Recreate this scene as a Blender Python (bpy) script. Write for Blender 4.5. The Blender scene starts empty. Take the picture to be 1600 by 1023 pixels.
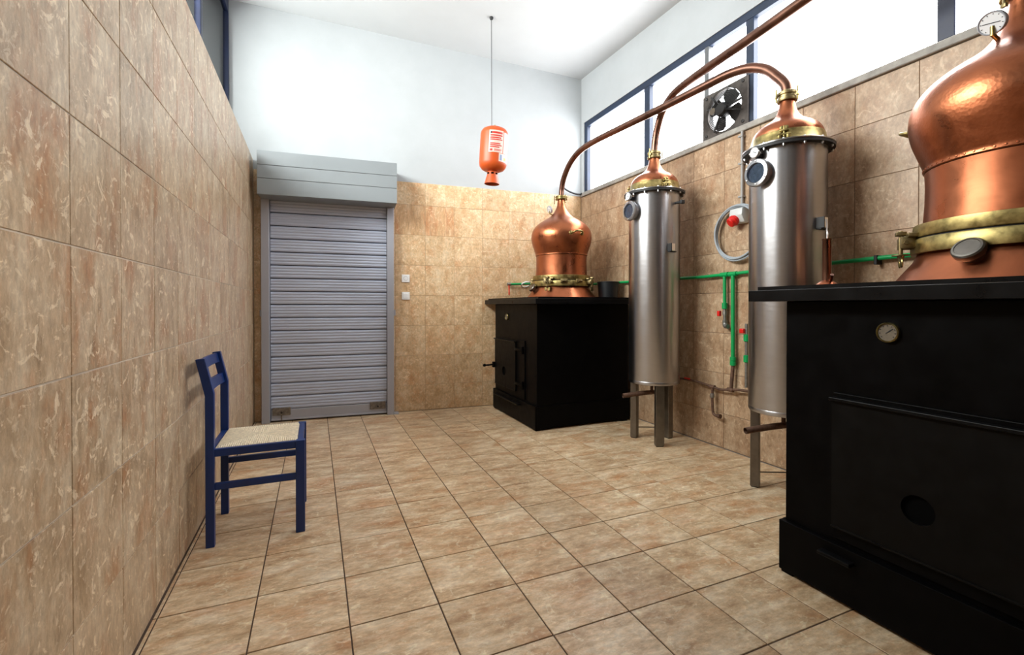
import bpy, bmesh, math, random
from mathutils import Vector, Matrix, Euler
random.seed(7)
PI = math.pi
scene = bpy.context.scene
COL = scene.collection

# ------------------------------------------------------------------ camera
T = 0.31                                   # tile size in metres
CAM_H = 3.5348 * T
cam_d = bpy.data.cameras.new('camera'); cam = bpy.data.objects.new('camera', cam_d); COL.objects.link(cam)
cam_d.sensor_fit = 'HORIZONTAL'; cam_d.sensor_width = 36.0
cam_d.lens = 720.2 / 1600 * 36.0
cam_d.shift_y = -(511.5 - 483.84) / 1600
cam_d.clip_start = 0.02
cam.location = (0, 0, CAM_H)
cam.rotation_euler = (PI / 2 - 0.0077, 0, -0.404)
scene.camera = cam

# ------------------------------------------------------------------ world, light, exposure
scene.view_settings.view_transform = 'Standard'
scene.view_settings.look = 'None'
scene.view_settings.gamma = 1.0
scene.view_settings.use_curve_mapping = False
scene.view_settings.exposure = 0.2
w = bpy.data.worlds.new('overcast_sky'); scene.world = w; w.use_nodes = True
w.node_tree.nodes['Background'].inputs[0].default_value = (0.93, 0.96, 1.0, 1)
w.node_tree.nodes['Background'].inputs[1].default_value = 0.55
PANE_STRENGTH = 11.5                       # daylight on the frosted panes of the right wall
LEFT_DAYLIGHT = 260.0                      # daylight falling in through the clear panes of the left wall

def area_light(name, loc, target, sx, sy, power, color):
    d = bpy.data.lights.new(name, 'AREA'); d.shape = 'RECTANGLE'; d.size = sx; d.size_y = sy
    d.energy = power; d.color = color
    o = bpy.data.objects.new(name, d); COL.objects.link(o); o.location = loc
    o.rotation_euler = (Vector(target) - Vector(loc)).to_track_quat('-Z', 'Y').to_euler()
    return o
area_light('daylight_left_window', (-1.35, 2.95, 3.25), (2.0, 2.95, 1.7), 2.6, 1.0, LEFT_DAYLIGHT, (1.0, 0.99, 0.97))

# ------------------------------------------------------------------ material helpers
def new_mat(name):
    m = bpy.data.materials.new(name); m.use_nodes = True
    nt = m.node_tree
    return m, nt, nt.nodes['Principled BSDF']
def N(nt, t, **kw):
    n = nt.nodes.new(t)
    for k, v in kw.items(): setattr(n, k, v)
    return n
def setin(n, **kw):
    for k, v in kw.items(): n.inputs[k.replace('_', ' ')].default_value = v
def srgb(r, g, b):
    f = lambda c: (c / 12.92 if c <= 0.04045 else ((c + 0.055) / 1.055) ** 2.4)
    return (f(r / 255), f(g / 255), f(b / 255), 1)
def ramp(nt, stops, interp='LINEAR'):
    n = N(nt, 'ShaderNodeValToRGB'); cr = n.color_ramp; cr.interpolation = interp
    while len(cr.elements) > 1: cr.elements.remove(cr.elements[-1])
    cr.elements[0].position = stops[0][0]; cr.elements[0].color = stops[0][1]
    for p, c in stops[1:]:
        e = cr.elements.new(p); e.color = c
    return n
def mixc(nt, a, b, fac, blend='MIX'):
    n = N(nt, 'ShaderNodeMix', data_type='RGBA', blend_type=blend)
    for sock, v in ((n.inputs[0], fac), (n.inputs[6], a), (n.inputs[7], b)):
        if hasattr(v, 'links'): nt.links.new(v, sock)
        else: sock.default_value = v
    return n.outputs[2]

def simple(name, col, rough=0.5, metal=0.0, noise=0.0, nscale=20.0, bump=0.0, spec=0.5, rvar=0.0, stretch=(1, 1, 1), coat=0.0):
    """painted / metal / plastic surface with a little mottling and relief"""
    m, nt, b = new_mat(name)
    setin(b, Roughness=rough, Metallic=metal)
    b.inputs['Specular IOR Level'].default_value = spec
    b.inputs['Coat Weight'].default_value = coat
    b.inputs['Base Color'].default_value = col
    if noise or bump or rvar:
        tc = N(nt, 'ShaderNodeTexCoord'); mp = N(nt, 'ShaderNodeMapping'); mp.inputs['Scale'].default_value = stretch
        nt.links.new(tc.outputs['Object'], mp.inputs[0])
        n = N(nt, 'ShaderNodeTexNoise'); setin(n, Scale=nscale, Detail=5.0, Roughness=0.6)
        nt.links.new(mp.outputs[0], n.inputs['Vector'])
        if noise:
            lo = tuple(max(0, c * (1 - noise)) for c in col[:3]) + (1,)
            hi = tuple(min(1, c * (1 + noise)) for c in col[:3]) + (1,)
            r = ramp(nt, [(0.3, lo), (0.7, hi)])
            nt.links.new(n.outputs['Fac'], r.inputs[0]); nt.links.new(r.outputs[0], b.inputs['Base Color'])
        if rvar:
            mr = N(nt, 'ShaderNodeMapRange'); setin(mr, From_Min=0.3, From_Max=0.7, To_Min=max(0.02, rough - rvar), To_Max=min(1, rough + rvar))
            nt.links.new(n.outputs['Fac'], mr.inputs[0]); nt.links.new(mr.outputs[0], b.inputs['Roughness'])
        if bump:
            bp = N(nt, 'ShaderNodeBump'); setin(bp, Strength=bump, Distance=0.002)
            nt.links.new(n.outputs['Fac'], bp.inputs['Height']); nt.links.new(bp.outputs[0], b.inputs['Normal'])
    return m

def tile_mat(name, stretch, dark, mid, light, rust, fleck_amt, rust_amt, rough=0.38):
    """ceramic stone-look tile: streaky tan ground, rust clouds, cream flecks; each tile its own cut of the pattern"""
    m, nt, b = new_mat(name)
    g = N(nt, 'ShaderNodeNewGeometry'); oi = N(nt, 'ShaderNodeObjectInfo')
    cx = N(nt, 'ShaderNodeCombineXYZ')
    for i, k in enumerate((61.0, 37.0, 83.0)):
        mu = N(nt, 'ShaderNodeMath', operation='MULTIPLY'); mu.inputs[1].default_value = k
        nt.links.new(oi.outputs['Random'], mu.inputs[0]); nt.links.new(mu.outputs[0], cx.inputs[i])
    va = N(nt, 'ShaderNodeVectorMath', operation='ADD')
    nt.links.new(g.outputs['Position'], va.inputs[0]); nt.links.new(cx.outputs[0], va.inputs[1])
    mp = N(nt, 'ShaderNodeMapping'); mp.inputs['Scale'].default_value = stretch
    nt.links.new(va.outputs[0], mp.inputs[0])
    def noise(scale, detail, rgh, dist, src=mp.outputs[0]):
        n = N(nt, 'ShaderNodeTexNoise'); setin(n, Scale=scale, Detail=detail, Roughness=rgh, Distortion=dist)
        nt.links.new(src, n.inputs['Vector']); return n.outputs['Fac']
    a = noise(10.0, 9.0, 0.72, 0.15)
    r1 = ramp(nt, [(0.30, dark), (0.5, mid), (0.70, light)]); nt.links.new(a, r1.inputs[0])
    c = noise(6.0, 6.0, 0.66, 0.2)
    r2 = ramp(nt, [(0.50, (0, 0, 0, 1)), (0.72, (rust_amt,) * 3 + (1,))]); nt.links.new(c, r2.inputs[0])
    col = mixc(nt, r1.outputs[0], rust, r2.outputs[0])
    f = noise(17.0, 6.0, 0.62, 1.3, va.outputs[0])
    r3 = ramp(nt, [(0.585, (0, 0, 0, 1)), (0.635, (fleck_amt,) * 3 + (1,)), (0.80, (fleck_amt * 0.8,) * 3 + (1,))]); nt.links.new(f, r3.inputs[0])
    col = mixc(nt, col, tuple(min(1, v * 1.28) for v in light[:3]) + (1,), r3.outputs[0])
    f2_ = noise(40.0, 4.0, 0.6, 0.9, va.outputs[0])
    r5 = ramp(nt, [(0.58, (0, 0, 0, 1)), (0.64, (fleck_amt * 0.6,) * 3 + (1,))]); nt.links.new(f2_, r5.inputs[0])
    col = mixc(nt, col, tuple(min(1, v * 1.15) for v in light[:3]) + (1,), r5.outputs[0])
    d = noise(48.0, 7.0, 0.75, 0.1)
    r4 = ramp(nt, [(0.30, (0.72, 0.71, 0.70, 1)), (0.70, (1.20, 1.20, 1.20, 1))]); nt.links.new(d, r4.inputs[0])
    col = mixc(nt, col, r4.outputs[0], 1.0, 'MULTIPLY')
    mr = N(nt, 'ShaderNodeMapRange'); setin(mr, To_Min=0.92, To_Max=1.06); nt.links.new(oi.outputs['Random'], mr.inputs[0])
    col = mixc(nt, col, mr.outputs[0], 1.0, 'MULTIPLY')
    nt.links.new(col, b.inputs['Base Color'])
    setin(b, Roughness=rough); b.inputs['Specular IOR Level'].default_value = 0.4
    bp = N(nt, 'ShaderNodeBump'); setin(bp, Strength=0.25, Distance=0.0015)
    nt.links.new(f, bp.inputs['Height']); nt.links.new(bp.outputs[0], b.inputs['Normal'])
    return m

def copper_mat(name, col, hammered):
    m, nt, b = new_mat(name)
    setin(b, Metallic=1.0, Roughness=0.30)
    tc = N(nt, 'ShaderNodeTexCoord')
    n = N(nt, 'ShaderNodeTexNoise'); setin(n, Scale=7.0, Detail=6.0, Roughness=0.65, Distortion=0.6); nt.links.new(tc.outputs['Object'], n.inputs['Vector'])
    dk = tuple(c * 0.75 for c in col[:3]) + (1,); lt = tuple(min(1, c * 1.2) for c in col[:3]) + (1,)
    r = ramp(nt, [(0.28, dk), (0.5, col), (0.75, lt)]); nt.links.new(n.outputs['Fac'], r.inputs[0]); nt.links.new(r.outputs[0], b.inputs['Base Color'])
    mr = N(nt, 'ShaderNodeMapRange'); setin(mr, From_Min=0.3, From_Max=0.7, To_Min=0.24, To_Max=0.42); nt.links.new(n.outputs['Fac'], mr.inputs[0]); nt.links.new(mr.outputs[0], b.inputs['Roughness'])
    bp = N(nt, 'ShaderNodeBump')
    if hammered:
        v = N(nt, 'ShaderNodeTexVoronoi'); v.inputs['Scale'].default_value = 90.0; nt.links.new(tc.outputs['Object'], v.inputs['Vector'])
        setin(bp, Strength=0.28, Distance=0.0012); nt.links.new(v.outputs['Distance'], bp.inputs['Height'])
    else:
        setin(bp, Strength=0.15, Distance=0.001); nt.links.new(n.outputs['Fac'], bp.inputs['Height'])
    nt.links.new(bp.outputs[0], b.inputs['Normal'])
    return m

def emission_mat(name, col, strength):
    m = bpy.data.materials.new(name); m.use_nodes = True; nt = m.node_tree; nt.nodes.clear()
    o = N(nt, 'ShaderNodeOutputMaterial'); e = N(nt, 'ShaderNodeEmission'); e.inputs[0].default_value = col; e.inputs[1].default_value = strength
    nt.links.new(e.outputs[0], o.inputs[0]); return m

def clear_glass(name, tint):
    m = bpy.data.materials.new(name); m.use_nodes = True; nt = m.node_tree; nt.nodes.clear()
    o = N(nt, 'ShaderNodeOutputMaterial'); t = N(nt, 'ShaderNodeBsdfTransparent'); t.inputs[0].default_value = tint
    gl = N(nt, 'ShaderNodeBsdfGlossy'); gl.inputs['Roughness'].default_value = 0.05
    fr = N(nt, 'ShaderNodeFresnel'); fr.inputs[0].default_value = 1.2
    mx = N(nt, 'ShaderNodeMixShader'); nt.links.new(fr.outputs[0], mx.inputs[0]); nt.links.new(t.outputs[0], mx.inputs[1]); nt.links.new(gl.outputs[0], mx.inputs[2])
    nt.links.new(mx.outputs[0], o.inputs[0]); return m

M = {}
M['tile_floor'] = tile_mat('floor_tile_ceramic', (0.55, 1.25, 1), srgb(162, 122, 86), srgb(212, 184, 148), srgb(242, 226, 200), srgb(188, 128, 78), 0.30, 0.75, 0.36)
M['tile_left'] = tile_mat('left_wall_tile_ceramic', (1, 1.3, 0.6), srgb(154, 128, 98), srgb(196, 172, 142), srgb(218, 202, 176), srgb(172, 112, 66), 0.75, 0.85, 0.32)
M['tile_back'] = tile_mat('back_wall_tile_ceramic', (1.2, 1.2, 0.9), srgb(188, 150, 110), srgb(216, 184, 144), srgb(232, 210, 178), srgb(202, 138, 88), 0.5, 0.6, 0.40)
M['tile_stain'] = tile_mat('rust_stained_back_tile', (1.6, 1.6, 0.35), srgb(188, 148, 108), srgb(212, 174, 132), srgb(230, 204, 170), srgb(200, 122, 72), 0.45, 0.8, 0.42)
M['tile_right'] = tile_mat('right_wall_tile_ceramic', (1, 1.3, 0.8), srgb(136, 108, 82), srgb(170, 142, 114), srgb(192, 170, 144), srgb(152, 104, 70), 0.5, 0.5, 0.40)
M['tile_front'] = simple('plain_tan_wall', srgb(112, 96, 80), 0.6, noise=0.1, nscale=4)
M['grout_floor'] = simple('floor_grout', srgb(84, 66, 54), 0.9, noise=0.25, nscale=8)
M['grout_left'] = simple('left_wall_grout', srgb(206, 196, 182), 0.9, noise=0.3, nscale=2)
M['grout_back'] = simple('back_wall_grout', srgb(176, 148, 118), 0.9, noise=0.2, nscale=3)
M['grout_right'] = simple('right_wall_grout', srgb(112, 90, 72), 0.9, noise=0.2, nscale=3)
M['plaster'] = simple('white_plaster', srgb(174, 178, 181), 0.85, noise=0.04, nscale=3, bump=0.6, spec=0.2)
M['plaster_ceiling'] = simple('white_ceiling_paint', srgb(202, 205, 207), 0.9, noise=0.03, nscale=2, bump=0.3, spec=0.2)
M['blue_frame'] = simple('dark_blue_window_paint', srgb(22, 38, 62), 0.5, noise=0.25, nscale=12, bump=0.3)
M['navy_frame'] = simple('navy_window_paint', srgb(10, 22, 54), 0.45, noise=0.2, nscale=12)
M['grey_mullion'] = simple('grey_steel_mullion', srgb(110, 112, 114), 0.45, metal=0.6)
M['sill'] = simple('grey_stone_sill', srgb(150, 146, 140), 0.7, noise=0.25, nscale=18, bump=0.4)
M['pane'] = emission_mat('frosted_daylit_pane', (0.98, 0.99, 1.0, 1), PANE_STRENGTH)
M['clear'] = clear_glass('clear_window_glass', (0.93, 0.95, 0.94, 1))
M['exterior'] = simple('grey_green_render', srgb(150, 172, 160), 0.9, noise=0.12, nscale=1.5)
M['shutter'] = simple('shutter_grey_aluminium', srgb(182, 190, 210), 0.36, metal=0.12)
M['shutter_rail'] = simple('shutter_rail_paint', srgb(168, 170, 180), 0.42, metal=0.25)
M['shutter_box'] = simple('shutter_box_paint', srgb(134, 140, 144), 0.45, metal=0.15, noise=0.03, nscale=3)
M['shutter_dark'] = simple('gap_shade_black', srgb(40, 38, 40), 0.7)  # dark colour stands for the shade in shutter gaps and keyholes
M['lock_plate'] = simple('worn_lock_plate', srgb(128, 122, 114), 0.5, metal=0.7, noise=0.4, nscale=40)
M['white_plastic'] = simple('white_plastic', srgb(238, 238, 238), 0.35)
M['grey_plastic'] = simple('light_grey_plastic', srgb(196, 198, 198), 0.4)
M['red_plastic'] = simple('red_plastic', srgb(205, 26, 20), 0.35)
M['conduit'] = simple('grey_conduit', srgb(150, 148, 146), 0.5)
M['cable'] = simple('grey_cable_sheath', srgb(150, 158, 166), 0.45)
M['black_cable'] = simple('black_cable', srgb(20, 22, 26), 0.5)
M['black'] = simple('black_stove_paint', (0.0022, 0.0021, 0.0023, 1), 0.40, noise=0.3, nscale=14, bump=0.12, rvar=0.08, spec=0.06)
M['black_top'] = simple('black_steel_top', (0.0035, 0.0035, 0.004, 1), 0.34, noise=0.3, nscale=10, rvar=0.08, spec=0.13)
M['black_door'] = simple('black_cast_door', (0.0035, 0.0033, 0.0033, 1), 0.45, noise=0.3, nscale=18, bump=0.15, rvar=0.08, spec=0.10)
M['hole'] = simple('opening_shade', (0.002, 0.002, 0.002, 1), 0.95, spec=0.05)  # near-black colour stands for the shade inside holes and slots
M['edge_metal'] = simple('worn_steel_edge', srgb(120, 118, 116), 0.4, metal=0.8)
M['dial_beige'] = simple('aged_dial', srgb(104, 94, 80), 0.5, noise=0.2, nscale=60)
M['dial_white'] = simple('white_dial', srgb(225, 228, 232), 0.4)
M['dial_grey'] = simple('grey_dial', srgb(160, 164, 172), 0.35)
M['ink'] = simple('dial_ink', srgb(30, 30, 36), 0.6)
M['steel'] = simple('brushed_stainless', (0.43, 0.43, 0.45, 1), 0.32, metal=1.0, noise=0.03, nscale=14, rvar=0.03, stretch=(1, 1, 6))
_nt = M['steel'].node_tree; _b = _nt.nodes['Principled BSDF']; _b.inputs['Anisotropic'].default_value = 0.75; _b.inputs['Anisotropic Rotation'].default_value = 0.25
_tg = N(_nt, 'ShaderNodeTangent', direction_type='RADIAL', axis='Z'); _nt.links.new(_tg.outputs[0], _b.inputs['Tangent'])
M['steel_dull'] = simple('dull_stainless', (0.20, 0.185, 0.165, 1), 0.38, metal=1.0, noise=0.2, nscale=12)
M['chrome'] = simple('bright_chrome', (0.9, 0.9, 0.9, 1), 0.3, metal=1.0)
M['bolt'] = simple('zinc_bolt', (0.55, 0.55, 0.55, 1), 0.35, metal=1.0)
M['rubber'] = simple('black_rubber_gasket', srgb(26, 26, 28), 0.6)
M['glass_dark'] = simple('dark_sight_glass', srgb(46, 56, 74), 0.12, noise=0.35, nscale=70, coat=0.6)
M['copper'] = copper_mat('hammered_copper', (0.39, 0.13, 0.060, 1), True)
M['copper_smooth'] = copper_mat('smooth_copper', (0.39, 0.13, 0.062, 1), False)
M['copper_pipe'] = copper_mat('tarnished_copper_pipe', (0.185, 0.095, 0.068, 1), False)
M['brass'] = simple('aged_brass', (0.33, 0.26, 0.105, 1), 0.40, metal=1.0, noise=0.5, nscale=26, rvar=0.1, bump=0.25)
M['brass_dark'] = simple('dark_brass', (0.28, 0.22, 0.11, 1), 0.45, metal=1.0, noise=0.4, nscale=30)
M['green_pipe'] = simple('green_water_pipe', srgb(0, 146, 78), 0.38)
M['rust_pipe'] = simple('rusty_iron_pipe', srgb(98, 72, 58), 0.7, metal=0.3, noise=0.4, nscale=30, bump=0.3)
M['galv'] = simple('galvanised_fitting', srgb(140, 138, 134), 0.45, metal=0.8, noise=0.2, nscale=40)
M['blue_wood'] = simple('blue_painted_wood', srgb(3, 46, 112), 0.36, noise=0.22, nscale=9, bump=0.15, stretch=(1, 1, 0.3))
M['rush'] = simple('woven_rush', srgb(232, 218, 192), 0.75, noise=0.22, nscale=90)
M['orange'] = simple('orange_extinguisher_paint', srgb(192, 78, 24), 0.42, noise=0.05, nscale=4)
M['label_white'] = simple('label_paper', srgb(206, 190, 178), 0.4)
M['label_red'] = simple('label_red_print', srgb(190, 48, 36), 0.45)
M['label_yellow'] = simple('label_yellow_print', srgb(226, 196, 40), 0.45)
M['label_blue'] = simple('label_blue_print', srgb(120, 140, 175), 0.45)
M['fan_metal'] = simple('grimy_fan_metal', srgb(72, 66, 62), 0.6, metal=0.3, noise=0.35, nscale=25, bump=0.3)
M['fan_dark'] = simple('grimy_black_fan', srgb(18, 16, 16), 0.55, noise=0.3, nscale=20)
M['navy_plastic'] = simple('dark_navy_plastic', srgb(9, 14, 20), 0.45)

# ------------------------------------------------------------------ mesh helpers
class MB:
    """collects shapes into one mesh"""
    def __init__(self): self.bm = bmesh.new(); self.smooth = False
    def face(self, vs):
        try: return self.bm.faces.new(vs)
        except ValueError: return None
    def box(self, x0, x1, y0, y1, z0, z1, bev=0.0, rot=None, about=None, segs=2):
        b = bmesh.new(); bmesh.ops.create_cube(b, size=1.0)
        for v in b.verts: v.co = Vector(((x0 + x1) / 2 + v.co.x * (x1 - x0), (y0 + y1) / 2 + v.co.y * (y1 - y0), (z0 + z1) / 2 + v.co.z * (z1 - z0)))
        if bev: bmesh.ops.bevel(b, geom=list(b.edges), offset=bev, segments=segs, profile=0.5, affect='EDGES')
        if rot is not None:
            a = Vector(about) if about is not None else Vector(((x0 + x1) / 2, (y0 + y1) / 2, (z0 + z1) / 2))
            R = rot.to_matrix() if hasattr(rot, 'to_matrix') else rot
            for v in b.verts: v.co = R @ (v.co - a) + a
        self._merge(b); return self
    def _merge(self, b):
        me = bpy.data.meshes.new('tmp'); b.to_mesh(me); b.free(); self.bm.from_mesh(me); bpy.data.meshes.remove(me)
    def prism(self, pts, z0, z1):
        lo = [self.bm.verts.new((p[0], p[1], z0)) for p in pts]; hi = [self.bm.verts.new((p[0], p[1], z1)) for p in pts]
        self.face(lo[::-1]); self.face(hi); n = len(pts)
        for i in range(n): self.face((lo[i], lo[(i + 1) % n], hi[(i + 1) % n], hi[i]))
        return self
    def tube(self, pts, r, seg=12, cap=True, radii=None):
        pts = [Vector(p) for p in pts]; rings = []; up = None
        for i, p in enumerate(pts):
            t = (pts[min(i + 1, len(pts) - 1)] - pts[max(i - 1, 0)]).normalized()
            if up is None: up = t.orthogonal().normalized()
            up = (up - t * up.dot(t)).normalized(); s = t.cross(up); rr = radii[i] if radii else r
            rings.append([self.bm.verts.new(p + (up * math.cos(2 * PI * k / seg) + s * math.sin(2 * PI * k / seg)) * rr) for k in range(seg)])
        for a, b in zip(rings, rings[1:]):
            for k in range(seg): self.face((a[k], a[(k + 1) % seg], b[(k + 1) % seg], b[k]))
        if cap: self.face(rings[0][::-1]); self.face(rings[-1])
        return self
    def cyl(self, p0, p1, r, seg=20, r1=None): return self.tube([p0, p1], r, seg, True, [r, r if r1 is None else r1])
    def lathe(self, prof, c=(0, 0, 0), axis='Z', seg=48):
        """prof: list of (radius, height) along the axis"""
        c = Vector(c); rings = []
        ax = axis if isinstance(axis, Vector) else {'X': Vector((1, 0, 0)), '-X': Vector((-1, 0, 0)), 'Y': Vector((0, 1, 0)), '-Y': Vector((0, -1, 0)), 'Z': Vector((0, 0, 1))}[axis]
        ax = ax.normalized(); u = Vector((1, 0, 0)) if abs(ax.z) > 0.9 else ax.cross(Vector((0, 0, 1))).normalized(); v = ax.cross(u)
        for r, h in prof:
            if r < 1e-6: rings.append([self.bm.verts.new(c + ax * h)])
            else: rings.append([self.bm.verts.new(c + ax * h + (u * math.cos(2 * PI * k / seg) + v * math.sin(2 * PI * k / seg)) * r) for k in range(seg)])
        for a, b in zip(rings, rings[1:]):
            for k in range(seg):
                k2 = (k + 1) % seg
                if len(a) == 1 and len(b) > 1: self.face((a[0], b[k2], b[k]))
                elif len(b) == 1 and len(a) > 1: self.face((a[k], a[k2], b[0]))
                elif len(a) > 1: self.face((a[k], a[k2], b[k2], b[k]))
        return self
    def torus(self, c, R, r, axis='Z', seg=40, rs=8, a0=0.0, a1=2 * PI):
        c = Vector(c); ax = axis if isinstance(axis, Vector) else {'X': Vector((1, 0, 0)), 'Y': Vector((0, 1, 0)), 'Z': Vector((0, 0, 1))}[axis]
        u = Vector((1, 0, 0)) if abs(ax.z) > 0.9 else ax.cross(Vector((0, 0, 1))).normalized(); v = ax.cross(u)
        full = abs(a1 - a0 - 2 * PI) < 1e-6; n = seg if full else seg + 1; rings = []
        for i in range(n):
            a = a0 + (a1 - a0) * i / seg; d = u * math.cos(a) + v * math.sin(a)
            rings.append([self.bm.verts.new(c + d * (R + r * math.cos(2 * PI * k / rs)) + ax * r * math.sin(2 * PI * k / rs)) for k in range(rs)])
        for i in range(n if full else n - 1):
            A, B = rings[i], rings[(i + 1) % n]
            for k in range(rs): self.face((A[k], B[k], B[(k + 1) % rs], A[(k + 1) % rs]))
        if not full: self.face(rings[0]); self.face(rings[-1][::-1])
        return self
    def holed_plate(self, u0, u1, v0, v1, cu, cv, r, d0, d1, to3, k=40):
        """rectangular plate with a round hole; to3(u, v, d) gives the point"""
        outer = []; circ = []
        for i in range(k):
            a = 2 * PI * i / k + PI / k; dx, dy = math.cos(a), math.sin(a)
            tt = min((u1 - cu) / dx if dx > 1e-9 else 1e9, (u0 - cu) / dx if dx < -1e-9 else 1e9, (v1 - cv) / dy if dy > 1e-9 else 1e9, (v0 - cv) / dy if dy < -1e-9 else 1e9)
            outer.append((cu + dx * tt, cv + dy * tt)); circ.append((cu + dx * r, cv + dy * r))
        for (x, y) in ((u0, v0), (u1, v0), (u1, v1), (u0, v1)):
            i = min(range(k), key=lambda j: (outer[j][0] - x) ** 2 + (outer[j][1] - y) ** 2); outer[i] = (x, y)
        V = [[self.bm.verts.new(to3(p[0], p[1], d)) for p in L] for d in (d0, d1) for L in (outer, circ)]
        o0, c0, o1, c1 = V
        for i in range(k):
            j = (i + 1) % k
            self.face((o0[i], o0[j], c0[j], c0[i])); self.face((o1[j], o1[i], c1[i], c1[j]))
            self.face((o0[j], o0[i], o1[i], o1[j])); self.face((c0[i], c0[j], c1[j], c1[i]))
        return self
    def build(self, name, mat, parent=None, smooth=None, loc=None, autosmooth=True):
        bmesh.ops.recalc_face_normals(self.bm, faces=list(self.bm.faces))
        me = bpy.data.meshes.new(name); self.bm.to_mesh(me); self.bm.free()
        me.materials.append(M[mat] if isinstance(mat, str) else mat)
        if smooth:
            me.polygons.foreach_set('use_smooth', [True] * len(me.polygons))
            me.set_sharp_from_angle(angle=math.radians(38))
        o = bpy.data.objects.new(name, me); COL.objects.link(o)
        if parent is not None: o.parent = parent
        if loc is not None: o.location = loc
        return o

def tag(o, label=None, cat=None, group=None, kind=None):
    if label: o['label'] = label
    if cat: o['category'] = cat
    if group: o['group'] = group
    if kind: o['kind'] = kind
    return o
def thing(name, loc, label=None, cat=None, group=None, kind=None, rotz=0.0):
    o = bpy.data.objects.new(name, None); COL.objects.link(o); o.location = loc; o.rotation_euler = (0, 0, rotz)
    o.empty_display_size = 0.05
    return tag(o, label, cat, group, kind)
def spline(pts, n=8):
    P = [Vector(p) for p in pts]; P = [P[0] * 2 - P[1]] + P + [P[-1] * 2 - P[-2]]; out = []
    for i in range(1, len(P) - 2):
        for k in range(n):
            t = k / n; a, b, c, d = P[i - 1:i + 3]
            out.append(0.5 * ((2 * b) + (c - a) * t + (2 * a - 5 * b + 4 * c - d) * t * t + (3 * b - a - 3 * c + d) * t ** 3))
    out.append(P[-2]); return out
def pol(a, r, z=0.0): return Vector((math.cos(math.radians(a)) * r, math.sin(math.radians(a)) * r, z))

# ------------------------------------------------------------------ the room
XL, XR, YF = -0.5317, 2.89, -2.4
YBL, YBR = 4.951, 4.687                    # back wall: left and right corner
BANG = math.atan2(YBR - YBL, XR - XL)
def yback(x): return YBL + (YBR - YBL) * (x - XL) / (XR - XL)
def zceil(x, y): return 3.895 - 0.045 * x + 0.03 * (y - 4.7)
ZT_L, ZT_B, ZT_R = 8 * T, 2.388, 2.375     # tile tops
XW = -0.745                                # plane of the left windows

tile_cache = {}
def tile_mesh(w_, h_, orient, mat):
    key = (round(w_, 3), round(h_, 3), orient, mat)
    if key in tile_cache: return tile_cache[key]
    c, d = 0.0012, 0.006
    def P(u, v, k):
        return {'floor': (u, v, k), 'left': (k, u, v), 'right': (-k, u, v), 'back': (u, -k, v)}[orient]
    f = [P(u, v, 0) for u, v in ((c, c), (w_ - c, c), (w_ - c, h_ - c), (c, h_ - c))]
    m_ = [P(u, v, -c) for u, v in ((0, 0), (w_, 0), (w_, h_), (0, h_))]
    b_ = [P(u, v, -d) for u, v in ((0, 0), (w_, 0), (w_, h_), (0, h_))]
    V = f + m_ + b_; F = [(0, 1, 2, 3)]
    for i in range(4):
        j = (i + 1) % 4; F += [(i, 4 + i, 4 + j, j), (4 + i, 8 + i, 8 + j, 4 + j)]
    me = bpy.data.meshes.new('tile'); me.from_pydata(V, [], F); me.materials.append(M[mat])
    bm = bmesh.new(); bm.from_mesh(me); bmesh.ops.recalc_face_normals(bm, faces=list(bm.faces))
    # open shells: make sure the face looks outwards
    bm.faces.ensure_lookup_table(); n = bm.faces[0].normal
    want = Vector({'floor': (0, 0, 1), 'left': (1, 0, 0), 'right': (-1, 0, 0), 'back': (0, -1, 0)}[orient])
    if n.dot(want) < 0: bmesh.ops.reverse_faces(bm, faces=list(bm.faces))
    bm.to_mesh(me); bm.free(); tile_cache[key] = me; return me
def lay(parent, orient, mat, us, vs, joint, place, skip=None, alt=None):
    for u0, u1 in zip(us, us[1:]):
        for v0, v1 in zip(vs, vs[1:]):
            if u1 - u0 < 0.012 or v1 - v0 < 0.012: continue
            if skip and skip(u0, u1, v0, v1): continue
            o = bpy.data.objects.new('tile', tile_mesh(u1 - u0 - joint, v1 - v0 - joint, orient, (alt(u0, v0) if alt else None) or mat))
            COL.objects.link(o); o.parent = parent
            j = random.uniform(-0.0005, 0.0004)
            o.location = place(u0 + joint / 2, v0 + joint / 2, j)
def lines(start, lo, hi):
    k = math.ceil((lo - start) / T - 1e-6); out = [lo]
    while start + k * T < hi - 1e-6:
        x = start + k * T
        if x > lo + 1e-6: out.append(x)
        k += 1
    return out + [hi]

# floor: dark grout bed with separate tiles
floor = MB().box(XL - 0.25, XR + 0.2, YF - 0.1, 5.15, -0.12, -0.003).build('floor', 'grout_floor')
tag(floor, 'tan stone-look ceramic tile floor with dark joints', kind='structure')
FX = lines(0.1076, XL + 0.004, XR - 0.004); FY = lines(2.2808, YF, 4.70)
lay(floor, 'floor', 'tile_floor', FX, FY, 0.0048, lambda u, v, j: (u, v, j))
for u0, u1 in zip(FX, FX[1:]):             # last row is cut along the slanting back wall
    y0 = 4.70
    if u1 - u0 < 0.012 or yback(u1) - y0 < 0.02: continue
    c = MB(); j = 0.0024
    c.prism([(u0 + j, y0 + j), (u1 - j, y0 + j), (u1 - j, yback(u1) - 0.003), (u0 + j, yback(u0) - 0.003)], -0.006, 0.0)
    c.build('tile', 'tile_floor', floor)

# left wall: tiled to 2.48 m, ledge on top, clear windows set back above it
wl = MB().box(XW - 0.12, XL - 0.003, YF - 0.1, 5.05, -0.05, ZT_L - 0.004).build('wall_left', 'grout_left')
tag(wl, 'tall tan tiled wall on the left with rust stains', kind='structure')
lay(wl, 'left', 'tile_left', lines(1.4158, YF, YBL - 0.004), [T * k for k in range(9)], 0.0038, lambda u, v, j: (XL + j, u, v))

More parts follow.
